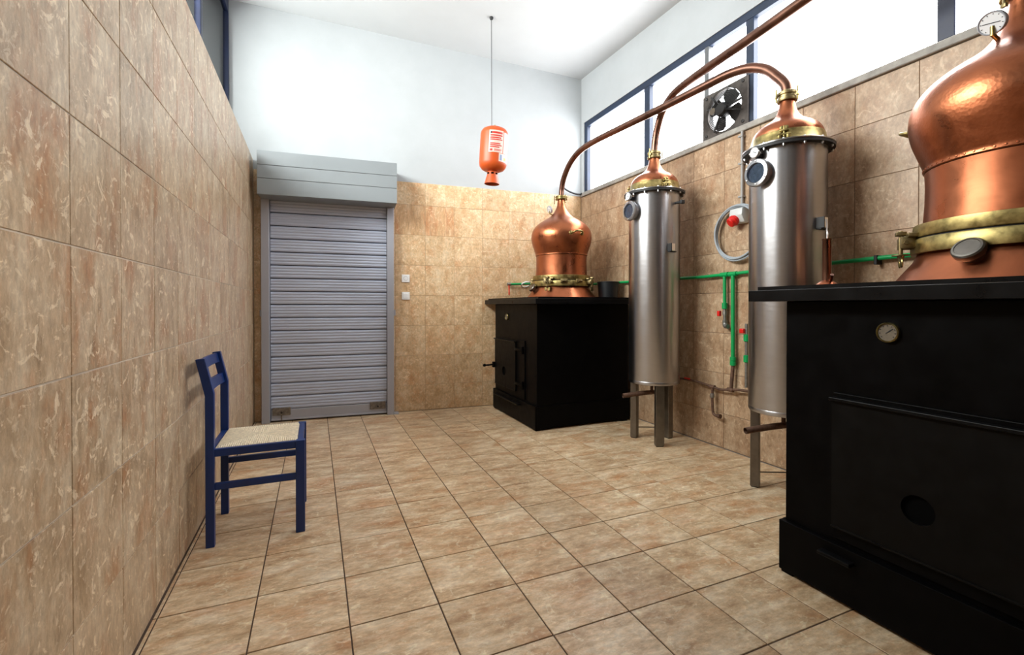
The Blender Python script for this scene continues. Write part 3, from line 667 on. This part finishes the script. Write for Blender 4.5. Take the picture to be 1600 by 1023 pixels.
    MB().box(-0.036, -0.030, -0.240, -0.194, 1.520, 1.580, 0.001).build('holder_lip', 'rubber', tb)
    MB().box(-0.032, 0.030, -0.222, -0.19, 1.514, 1.522, 0.001).build('holder_shelf', 'rubber', tb)
    # dark stub cock on the shaded flank
    if clamp0 == 255:
        k = MB(); k.cyl((0.04, -0.19, 1.90), (0.055, -0.245, 1.90), 0.010, 10); k.box(0.04, 0.075, -0.262, -0.238, 1.885, 1.915, 0.004); k.build('vent_cock', 'rubber', t, smooth=True)
    # drain spout below the bottom
    dr = MB(); dr.cyl((-0.02, 0.0, 0.48), (-0.02, 0.0, 0.40), 0.012, 12); dr.tube([(0.03, -0.012, 0.398), (-0.10, 0.020, 0.390), (-0.262, 0.058, 0.374)], 0.0185, 16, cap=False)
    dr.tube([(0.03, -0.012, 0.398), (-0.10, 0.020, 0.390), (-0.262, 0.058, 0.374)], 0.0155, 16, cap=False); dr.build('drain_spout', 'rust_pipe', t, smooth=True)
    return t
TA, TB = (2.545, 3.005), (2.555, 1.862)
column(TA, 255, 'steel condenser column next to the far furnace, the farther of the two')
column(TB, 212, 'nearer steel condenser column rising behind the big black furnace')

# ------------------------------------------------------------------ swan-neck copper pipes
def swan(name, pts2, A, B, r0, r1, label):
    A = Vector(A); B = Vector(B); P = []
    for y, z in pts2:
        s = (y - A.y) / (B.y - A.y); P.append((A.x + (B.x - A.x) * s, y, z))
    sp = spline(P, 7); base = Vector((P[0][0], P[0][1], P[0][2])); n = len(sp)
    o = MB().tube([p - base for p in sp], r0, 20, True, [r0 + (r1 - r0) * i / (n - 1) for i in range(n)]).build('copper_pipe', 'copper_pipe', smooth=True, loc=base)
    return tag(o, label, 'pipe', 'copper swan-neck pipes')
swan('copper_pipe', [(4.137, 2.215), (4.128, 2.30), (4.088, 2.40), (3.985, 2.515), (3.83, 2.588), (3.60, 2.614), (3.2, 2.617), (2.8, 2.619), (2.4, 2.626), (2.24, 2.626), (2.105, 2.602), (1.995, 2.545), (1.915, 2.46), (1.873, 2.40), (1.862, 2.352)], S1, TB, 0.0265, 0.031,
     'copper pipe from the far still arching down onto the nearer column')
swan('copper_pipe', [(3.005, 2.352), (2.995, 2.42), (2.968, 2.515), (2.90, 2.63), (2.785, 2.700), (2.64, 2.722), (2.3, 2.722), (1.9, 2.714), (1.5, 2.712), (1.15, 2.708), (0.99, 2.675), (0.87, 2.58), (0.80, 2.42), (0.787, 2.30), (0.785, 2.215)], TA, S2, 0.027, 0.032,
     'copper pipe from the farther column rising out of the top of the photo')

# ------------------------------------------------------------------ copper parrot on the near furnace top
pr = thing('spirit_parrot', (2.135, 1.362, ZS), 'small copper measuring tube with flared foot and spout beside the nearer column', 'parrot')
MB().lathe([(0.0, 0.0), (0.048, 0.0), (0.049, 0.006), (0.040, 0.020), (0.026, 0.030), (0.017, 0.036), (0.0, 0.036)], seg=40).build('foot', 'copper_smooth', pr, smooth=True)
MB().lathe([(0.018, 0.030), (0.018, 0.215), (0.0195, 0.217), (0.0195, 0.223), (0.014, 0.223), (0.014, 0.19), (0.0, 0.19)], seg=28).build('tube', 'copper_pipe', pr, smooth=True)
MB().tube([(0.002, -0.012, 0.020), (-0.018, -0.030, 0.040), (-0.030, -0.042, 0.058)], 0.0075, 12).build('spout', 'copper_pipe', pr, smooth=True)
MB().tube(spline([(0.004, 0.004, 0.19), (0.012, 0.006, 0.245), (0.07, 0.045, 0.275), (0.24, 0.155, 0.345), (0.40, 0.262, 0.385)], 6), 0.0035, 8).build('inlet_tube', 'chrome', pr, smooth=True)

# ------------------------------------------------------------------ extractor fan in the window band
fn = thing('extractor_fan', (XR + 0.02, 2.612, 2.42), 'grimy square extractor fan with dark blades set in the window', 'fan')
to3 = lambda u, v, d: (d, u, v)
MB().holed_plate(-0.205, 0.212, 0.0, 0.352, 0.005, 0.178, 0.158, -0.026, -0.008, to3, 48).build('mounting_plate', 'fan_metal', fn)
ho = MB().lathe([(0.158, -0.03), (0.163, 0.024), (0.163, -0.03), (0.158, -0.034)], (0, 0.005, 0.178), '-X', 48).build('shroud', 'fan_dark', fn, smooth=True)
for k in range(4):
    a = math.radians(28 + 90 * k); b = MB(); top = []
    pts = [(0.035, -0.45), (0.08, -0.58), (0.125, -0.58), (0.148, -0.38), (0.153, 0.05), (0.142, 0.48), (0.09, 0.56), (0.035, 0.45)]
    for d in (0.004, -0.003):
        top.append([b.bm.verts.new((-0.005 + d + 0.028 * da * (r / 0.15), 0.005 + r * math.cos(a + da), 0.178 + r * math.sin(a + da))) for r, da in pts])
    b.face(top[0]); b.face(top[1])
    for i in range(len(pts)): b.face((top[0][i], top[0][(i + 1) % 8], top[1][(i + 1) % 8], top[1][i]))
    b.build('blade', 'fan_dark', fn)
MB().lathe([(0.0, -0.01), (0.050, -0.01), (0.054, 0.0), (0.054, 0.05), (0.042, 0.066), (0.0, 0.068)], (-0.006, 0.005, 0.178), '-X', 28).build('motor', 'fan_dark', fn, smooth=True)
MB().lathe([(0.0, 0.0), (0.026, 0.0), (0.026, 0.012), (0.0, 0.014)], (-0.05, 0.085, 0.190), '-X', 24).build('name_disc', 'dial_beige', fn, smooth=True)
gd = MB()
for k in range(9): gd.torus((-0.058 + 0.0022 * k, 0.005, 0.178), 0.058 + 0.0125 * k, 0.0022, 'X', 48, 4)
for k in range(4):
    a = math.radians(20 + 90 * k); gd.tube([(-0.060, 0.005 + 0.04 * math.cos(a), 0.178 + 0.04 * math.sin(a)), (-0.056, 0.005 + 0.11 * math.cos(a), 0.178 + 0.11 * math.sin(a)), (-0.036, 0.005 + 0.176 * math.cos(a), 0.178 + 0.176 * math.sin(a))], 0.003, 6)
for a in (0.9, 3.04, 5.2): gd.box(-0.050, -0.040, 0.005, 0.175, 0.170, 0.186, 0.002, rot=Euler((a, 0, 0)), about=(-0.045, 0.005, 0.178))
gd.build('wire_guard', 'fan_dark', fn)
for y, z in ((-0.165, 0.03), (0.175, 0.03), (-0.165, 0.325), (0.175, 0.325)): MB().lathe([(0.0, 0.0), (0.012, 0.0), (0.012, 0.006), (0.0, 0.010)], (-0.026, y, z), '-X', 8).build('bolt', 'fan_dark', fn)

# ------------------------------------------------------------------ hanging extinguisher
ext = thing('fire_extinguisher', (1.535, 4.074, 2.245), 'orange automatic fire extinguisher hanging from the ceiling on a thin rod', 'extinguisher')
rod = MB().cyl((0, 0, 0.545), (-0.003, 0, zceil(1.535, 4.074) - 2.245 - 0.01), 0.004, 8).build('hanging_rod', 'grey_mullion', ext)
MB().lathe([(0.0, -0.025), (0.012, -0.022), (0.018, -0.01), (0.018, 0.0)], (-0.003, 0, zceil(1.535, 4.074) - 2.245), 'Z', 16).build('ceiling_hook', 'black_cable', ext)
TILT = Matrix.Rotation(math.radians(2.5), 4, 'Y') @ Matrix.Rotation(math.radians(2), 4, 'X')
def tilted(mb):
    for v in mb.bm.verts: v.co = TILT @ v.co
    return mb
tilted(MB().lathe([(0.0, 0.116), (0.050, 0.116), (0.075, 0.120), (0.105, 0.135), (0.124, 0.160), (0.130, 0.19), (0.130, 0.455), (0.126, 0.480), (0.110, 0.503), (0.08, 0.518), (0.04, 0.525), (0.0, 0.526)], seg=64)).build('cylinder', 'orange', ext, smooth=True)
cup = tilted(MB().lathe([(0.044, 0.125), (0.047, 0.115), (0.051, 0.08), (0.064, 0.03), (0.071, 0.0), (0.068, 0.0), (0.060, 0.03), (0.046, 0.08), (0.0, 0.085)], seg=40)).build('nozzle_cup', 'orange', ext, smooth=True)
for a in (200, 250, 300, 20, 110):
    s = MB(); s.box(0.0495, 0.0535, -0.013, 0.013, 0.086, 0.101, 0.003)
    R = Matrix.Rotation(math.radians(a), 4, 'Z')
    for v in s.bm.verts: v.co = R @ v.co
    tilted(s).build('vent_slot', 'hole', cup)  # solid black block, coloured as the shade of an open slot
tilted(MB().lathe([(0.0, 0.0), (0.013, 0.0), (0.016, 0.02), (0.010, 0.05), (0.0, 0.05)], (0, 0, 0.03), 'Z', 16)).build('sprinkler_bulb', 'brass', ext, smooth=True)
tilted(MB().lathe([(0.0, 0.52), (0.016, 0.52), (0.016, 0.535), (0.009, 0.538), (0.009, 0.552), (0.0, 0.553)], seg=14)).build('top_valve', 'brass_dark', ext, smooth=True)
tilted(MB().box(0.0, 0.030, -0.006, 0.006, 0.532, 0.542, 0.002)).build('valve_lever', 'brass_dark', ext)
def patch(a0, a1, z0, z1, r, n=10):
    p = MB(); L = []
    for i in range(n + 1):
        a = math.radians(a0 + (a1 - a0) * i / n); L.append([p.bm.verts.new((rr * math.cos(a), rr * math.sin(a), zz)) for rr, zz in ((r, z0), (r, z1), (r - 0.0012, z1), (r - 0.0012, z0))])
    for A_, B_ in zip(L, L[1:]):
        for k in range(4): p.face((A_[k], B_[k], B_[(k + 1) % 4], A_[(k + 1) % 4]))
    p.face(L[0]); p.face(L[-1]); return tilted(p)
vd = 249.3                                    # side facing the photographer
# the instruction label: white sheet, red blocks of print
lb = patch(vd - 20, vd + 40, 0.262, 0.462, 0.1310).build('label', 'label_white', ext, smooth=True)
patch(vd - 15, vd + 36, 0.430, 0.448, 0.1316).build('print', 'label_red', lb); patch(vd - 15, vd - 9, 0.432, 0.447, 0.1320).build('print', 'ink', lb)
for z0, z1, e in ((0.408, 0.421, 36), (0.388, 0.400, 30), (0.372, 0.382, 36), (0.336, 0.346, 28), (0.320, 0.330, 34), (0.304, 0.314, 24), (0.272, 0.292, -4), (0.284, 0.290, 34), (0.274, 0.279, 30)):
    patch(vd - 15 if e < 0 or z0 > 0.295 else vd + 2, vd + e, z0, z1, 0.1316).build('print', 'label_red', lb)
l2 = patch(vd + 24, vd + 100, 0.185, 0.258, 0.1310).build('label', 'label_white', ext, smooth=True)
patch(vd + 28, vd + 38, 0.195, 0.246, 0.1316).build('print', 'label_blue', l2); patch(vd + 48, vd + 62, 0.20, 0.226, 0.1316).build('print', 'label_yellow', l2)
patch(vd + 44, vd + 100, 0.262, 0.455, 0.1310).build('label', 'label_white', ext, smooth=True)

# ------------------------------------------------------------------ pipework on the right wall
gp = thing('water_pipe', (XR - 0.03, 2.5, 1.335), 'green plastic water pipe along the right wall with two drops', 'pipe')
def wp(p): return Vector((p[0] - (XR - 0.03), p[1] - 2.5, p[2] - 1.335))
GX = XR - 0.035
MB().tube([wp(p) for p in [(GX, 0.3, 1.362), (GX, 1.5, 1.362), (GX, 2.4, 1.340), (GX, 2.79, 1.330), (GX, 4.1, 1.340), (GX - 0.02, 4.60, 1.345), (GX - 0.05, 4.648, 1.345)]], 0.0125, 14).build('main_run', 'green_pipe', gp, smooth=True)
bp_ = [(GX - 0.05, 4.648, 1.345)] + [(x, yback(x) - 0.045, z) for x, z in ((2.78, 1.347), (2.3, 1.352), (1.995, 1.340))]
gb_ = thing('water_pipe', (2.3, yback(2.3) - 0.04, 1.345), 'green pipe end with a red valve lever on the back wall beside the far still', 'pipe')
def bq(p): return Vector(p) - gb_.location
MB().tube([bq(p) for p in bp_], 0.0125, 14).build('run', 'green_pipe', gb_, smooth=True)
ex_, ey_ = 1.99, yback(1.99) - 0.04
MB().lathe([(0.0, -0.03), (0.018, -0.03), (0.018, 0.012), (0.0, 0.012)], bq((ex_, ey_, 1.340)), 'X', 14).build('end_valve', 'galv', gb_, smooth=True)
MB().box(*[c for p in zip(bq((ex_ - 0.024, ey_ - 0.028, 1.22)), bq((ex_ - 0.012, ey_ - 0.016, 1.325))) for c in p], 0.003).build('valve_lever', 'red_plastic', gb_)
MB().torus(bq((2.18, ey_ - 0.02, 1.34)), 0.055, 0.007, Vector((0, 0.5, 0.86)), 32, 8).build('hose_loop', 'white_plastic', gb_, smooth=True)
for y in (2.58, 2.504): MB().tube([wp((GX, y - 0.035, 1.336)), wp((GX, y + 0.035, 1.334))], 0.0185, 14).build('tee_joint', 'green_pipe', gp, smooth=True)
MB().cyl(wp((GX, 2.58, 1.34)), wp((GX, 2.578, 1.10)), 0.0125, 14).build('drop_pipe', 'green_pipe', gp, smooth=True)
MB().cyl(wp((GX, 2.504, 1.34)), wp((GX, 2.501, 0.70)), 0.0145, 14).build('drop_pipe', 'green_pipe', gp, smooth=True)
MB().lathe([(0.013, 0.0), (0.020, 0.002), (0.020, 0.045), (0.013, 0.048)], wp((GX, 2.578, 1.075)), 'Z', 14).build('coupling', 'green_pipe', gp, smooth=True)
MB().lathe([(0.013, 0.0), (0.022, 0.002), (0.022, 0.03), (0.018, 0.034), (0.022, 0.038), (0.022, 0.062), (0.013, 0.066)], wp((GX, 2.501, 0.655)), 'Z', 14).build('coupling', 'green_pipe', gp, smooth=True)
tp = MB(); tp.cyl(wp((GX, 2.578, 1.08)), wp((GX, 2.576, 0.985)), 0.012, 12); tp.lathe([(0.017, 0.0), (0.017, 0.03)], wp((GX, 2.577, 1.03)), 'Z', 8)
tp.tube(spline([wp(p) for p in [(GX, 2.576, 0.99), (GX, 2.574, 0.962), (GX - 0.008, 2.560, 0.945), (GX - 0.015, 2.535, 0.945)]], 4), 0.018, 12); tap = tp.build('tap', 'galv', gp, smooth=True)
MB().box(*[c for p in zip(wp((GX - 0.045, 2.588, 1.02)), wp((GX - 0.02, 2.612, 1.062))) for c in p], 0.005).build('tap_handle', 'red_plastic', tap)
for y in (1.55, 3.4): MB().box(*[c for p in zip(wp((GX - 0.018, y - 0.008, 1.325)), wp((XR - 0.001, y + 0.008, 1.378))) for c in p], 0.003).build('pipe_clip', 'black_cable', gp)
# short riser with red cock, half hidden by the nearer column
rs = thing('riser_pipe', (GX, 2.385, 0.51), 'short green riser with a red stop cock behind the nearer column', 'pipe')
MB().cyl((0, 0, 0.0), (0, 0, 0.46), 0.011, 12).build('pipe', 'galv', rs, smooth=True)
for z in (0.18, 0.33): MB().lathe([(0.011, 0.0), (0.020, 0.004), (0.020, 0.05), (0.011, 0.055)], (0, 0, z), 'Z', 14).build('coupling', 'green_pipe', rs, smooth=True)
MB().box(-0.035, -0.008, 0.0, 0.035, 0.39, 0.425, 0.006).build('cock_handle', 'red_plastic', rs)
# rusty iron line
ru = thing('iron_pipe', (XR - 0.05, 2.68, 0.48), 'rusty iron pipe low on the right wall between the two columns', 'pipe')
def rp(p): return Vector((p[0] - (XR - 0.05), p[1] - 2.68, p[2] - 0.48))
RX = XR - 0.05
MB().tube(spline([rp(p) for p in [(2.72, 3.04, 0.492), (RX - 0.02, 3.01, 0.490), (RX, 2.83, 0.486), (RX, 2.68, 0.470), (RX, 2.60, 0.462), (RX, 2.517, 0.474), (RX, 2.389, 0.488), (RX - 0.02, 2.1, 0.490), (2.72, 1.95, 0.492)]], 5), 0.0095, 10).build('run', 'rust_pipe', ru, smooth=True)
MB().cyl(rp((GX, 2.501, 0.653)), rp((GX - 0.01, 2.508, 0.475)), 0.013, 12).build('riser', 'rust_pipe', ru, smooth=True)
for y, z in ((2.68, 0.470), (2.51, 0.474)): MB().tube([rp((RX, y - 0.025, z)), rp((RX, y + 0.025, z))], 0.015, 12).build('tee_joint', 'rust_pipe', ru, smooth=True)
MB().tube(spline([rp(p) for p in [(RX, 2.68, 0.47), (RX, 2.679, 0.34), (RX, 2.672, 0.275), (RX, 2.650, 0.254), (RX, 2.60, 0.256)]], 6), 0.0105, 10).build('drop', 'rust_pipe', ru, smooth=True)
MB().lathe([(0.0, 0.0), (0.017, 0.0), (0.017, 0.02), (0.011, 0.026)], rp((RX, 2.60, 0.256)), 'Y', 12).build('elbow_cap', 'rust_pipe', ru, smooth=True)
MB().lathe([(0.011, 0.0), (0.016, 0.004), (0.016, 0.03), (0.011, 0.034)], rp((RX, 2.68, 0.385)), 'Z', 10).build('union', 'galv', ru, smooth=True)
MB().box(*[c for p in zip(rp((RX - 0.02, 2.90, 0.494)), rp((RX - 0.008, 2.96, 0.506))) for c in p], 0.003).build('cock_lever', 'red_plastic', ru)
# conduit, socket, coiled cable
cd = thing('conduit', (XR - 0.02, 2.44, 1.80), 'thin grey conduit dropping from the sill to the red socket', 'conduit')
MB().cyl((0, 0, 0.0), (0, 0, 0.572), 0.0105, 12).build('tube', 'conduit', cd, smooth=True)
for z in (0.09, 0.33, 0.53): MB().box(-0.014, 0.021, -0.014, 0.026, z, z + 0.014, 0.002).build('clip', 'conduit', cd)
so = thing('power_socket', (XR - 0.002, 2.450, 1.70), 'grey industrial wall socket with a red screw cap', 'socket')
bd = MB(); prof = [(0.0, 0.0), (-0.045, 0.005), (-0.075, 0.055), (-0.068, 0.105), (-0.03, 0.118), (0.0, 0.118)]
lo = [bd.bm.verts.new((x, -0.055, z)) for x, z in prof]; hi = [bd.bm.verts.new((x, 0.055, z)) for x, z in prof]
bd.face(lo); bd.face(hi)
for i in range(6): bd.face((lo[i], lo[(i + 1) % 6], hi[(i + 1) % 6], hi[i]))
bmesh.ops.bevel(bd.bm, geom=list(bd.bm.edges), offset=0.006, segments=2, profile=0.5, affect='EDGES'); bd.build('housing', 'grey_plastic', so, smooth=True)
ax = Vector((-0.80, 0.35, -0.60)).normalized()
MB().lathe([(0.034, -0.03), (0.036, 0.0), (0.041, 0.004), (0.041, 0.018), (0.036, 0.022), (0.036, 0.040), (0.030, 0.046), (0.0, 0.046)], (-0.058, 0.018, 0.028), ax, 28).build('screw_cap', 'red_plastic', so, smooth=True)
MB().torus((-0.058, 0.012, 0.082), 0.012, 0.003, Vector((-0.95, 0.1, 0.3)).normalized(), 20, 6).build('badge_ring', 'conduit', so)
cc_ = thing('cable_coil', (XR - 0.03, 2.462, 1.43), 'coil of grey cable hung around the wall socket', 'cable')
for k in range(5):
    c = MB(); P = []
    for i in range(48):
        a = 2 * PI * i / 48; R1 = 0.196 - 0.006 * (k % 3); P.append(Vector((-0.004 - 0.012 * (k // 2) + 0.004 * math.sin(3 * a + k), R1 * math.cos(a) + 0.004 * math.sin(2 * a + k), 0.208 + (R1 + 0.004) * math.sin(a) - 0.007 * (k % 2))))
    c.tube(P + [P[0]], 0.0075, 8, cap=False).build('cable_turn', 'cable', cc_, smooth=True)
# black cable at the window corner
bc = MB().tube(spline([(2.60, 4.66, 2.50), (2.66, 4.655, 2.445), (2.75, 4.65, 2.41), (2.84, 4.65, 2.402), (2.872, 4.64, 2.41)], 6), 0.010, 8)
for v in bc.bm.verts: v.co -= Vector((2.872, 4.64, 2.41))
tag(bc.build('loose_cable', 'black_cable', smooth=True, loc=(2.872, 4.64, 2.41)), 'short black cable sagging at the sill corner above the far still', 'cable')
# dark tub on the far furnace
tb = thing('tub', (2.725, 3.905, ZS), 'dark navy tub on the far furnace top beside the still', 'tub')
MB().lathe([(0.0, 0.0), (0.088, 0.0), (0.094, 0.006), (0.108, 0.160), (0.104, 0.160), (0.090, 0.012), (0.0, 0.010)], seg=40).build('body', 'navy_plastic', tb, smooth=True)
MB().torus((0, 0, 0.160), 0.108, 0.005, 'Z', 40, 8).build('rim', 'navy_plastic', tb, smooth=True)

# ------------------------------------------------------------------ chair
ch = thing('chair', (-0.255, 2.65, 0), 'blue painted wooden chair with a woven rush seat against the left wall', 'chair')
def cb(name, x0, x1, y0, y1, z0, z1, bev=0.003, mat='blue_wood', par=None): return MB().box(x0 + 0.255, x1 + 0.255, y0 - 2.65, y1 - 2.65, z0, z1, bev).build(name, mat, par or ch)
NY, FYc = 2.450, 2.820
for y in (NY, FYc):
    p = MB(); prof = [(-0.458, 0.0), (-0.423, 0.0), (-0.423, 0.700), (-0.458, 0.860), (-0.494, 0.856), (-0.458, 0.690)]
    lo = [p.bm.verts.new((x + 0.255, y - 2.65, z)) for x, z in prof]; hi = [p.bm.verts.new((x + 0.255, y + 0.031 - 2.65, z)) for x, z in prof]
    p.face(lo); p.face(hi)
    for i in range(6): p.face((lo[i], lo[(i + 1) % 6], hi[(i + 1) % 6], hi[i]))
    bmesh.ops.recalc_face_normals(p.bm, faces=list(p.bm.faces)); bmesh.ops.bevel(p.bm, geom=list(p.bm.edges), offset=0.002, segments=1, affect='EDGES')
    p.build('leg', 'blue_wood', ch)
    cb('leg', -0.088, -0.047, y, y + 0.036, 0.0, 0.447)
    cb('seat_rail', -0.424, -0.086, y + 0.003, y + 0.026, 0.410, 0.446)
    z0 = 0.254 if y == NY else 0.262
    cb('stretcher', -0.424, -0.086, y + 0.005, y + 0.026, z0 + 0.003, z0 + 0.034)
cb('seat_rail', -0.080, -0.054, NY + 0.03, FYc + 0.005, 0.410, 0.446)
cb('seat_rail', -0.452, -0.428, NY + 0.03, FYc + 0.005, 0.410, 0.446)
for z0, z1 in ((0.700, 0.748), (0.806, 0.852)):
    p = MB(); n = 10; A_ = []
    for i in range(n + 1):
        t = i / n; y = NY + 0.026 + (FYc + 0.006 - NY - 0.026) * t; bow = -0.010 * math.sin(PI * t); row = []
        for zz, dx in ((z0, 0.006), (z1, 0.006), (z1, -0.006), (z0, -0.006)):
            xc = -0.4405 - (zz - 0.695) * 0.224; row.append(p.bm.verts.new((xc + dx + bow + 0.255, y - 2.65, zz)))
        A_.append(row)
    for a, b in zip(A_, A_[1:]):
        for k in range(4): p.face((a[k], b[k], b[(k + 1) % 4], a[(k + 1) % 4]))
    p.face(A_[0]); p.face(A_[-1]); p.build('back_slat', 'blue_wood', ch)
# rush seat: cords run square to each rail and meet on the diagonals
st = MB(); n = 150; x0, x1, y0, y1 = -0.428, -0.078, NY + 0.012, FYc + 0.022
G = []
for i in range(n + 1):
    row = []
    for j in range(n + 1):
        u, v = i / n * 2 - 1, j / n * 2 - 1; x = x0 + (x1 - x0) * i / n; y = y0 + (y1 - y0) * j / n
        al = y if abs(u) > abs(v) else x
        edge = max(abs(u), abs(v))
        z = 0.444 + 0.0038 * abs(math.sin(al * PI / 0.0088)) + 0.008 * (1 - edge ** 6) - 0.004 * (1 - edge) - 0.010 * max(0, edge - 0.95) / 0.05
        row.append(st.bm.verts.new((x + 0.255, y - 2.65, z)))
    G.append(row)
for i in range(n):
    for j in range(n): st.face((G[i][j], G[i + 1][j], G[i + 1][j + 1], G[i][j + 1]))
bd = [G[i][0] for i in range(n + 1)] + [G[n][j] for j in range(1, n + 1)] + [G[i][n] for i in range(n - 1, -1, -1)] + [G[0][j] for j in range(n - 1, 0, -1)]
lo = [st.bm.verts.new((v.co.x * 0.985, v.co.y * 0.985, 0.430)) for v in bd]
for i in range(len(bd)): st.face((bd[i], bd[(i + 1) % len(bd)], lo[(i + 1) % len(bd)], lo[i]))
st.face(lo)
st.build('rush_seat', 'rush', ch)
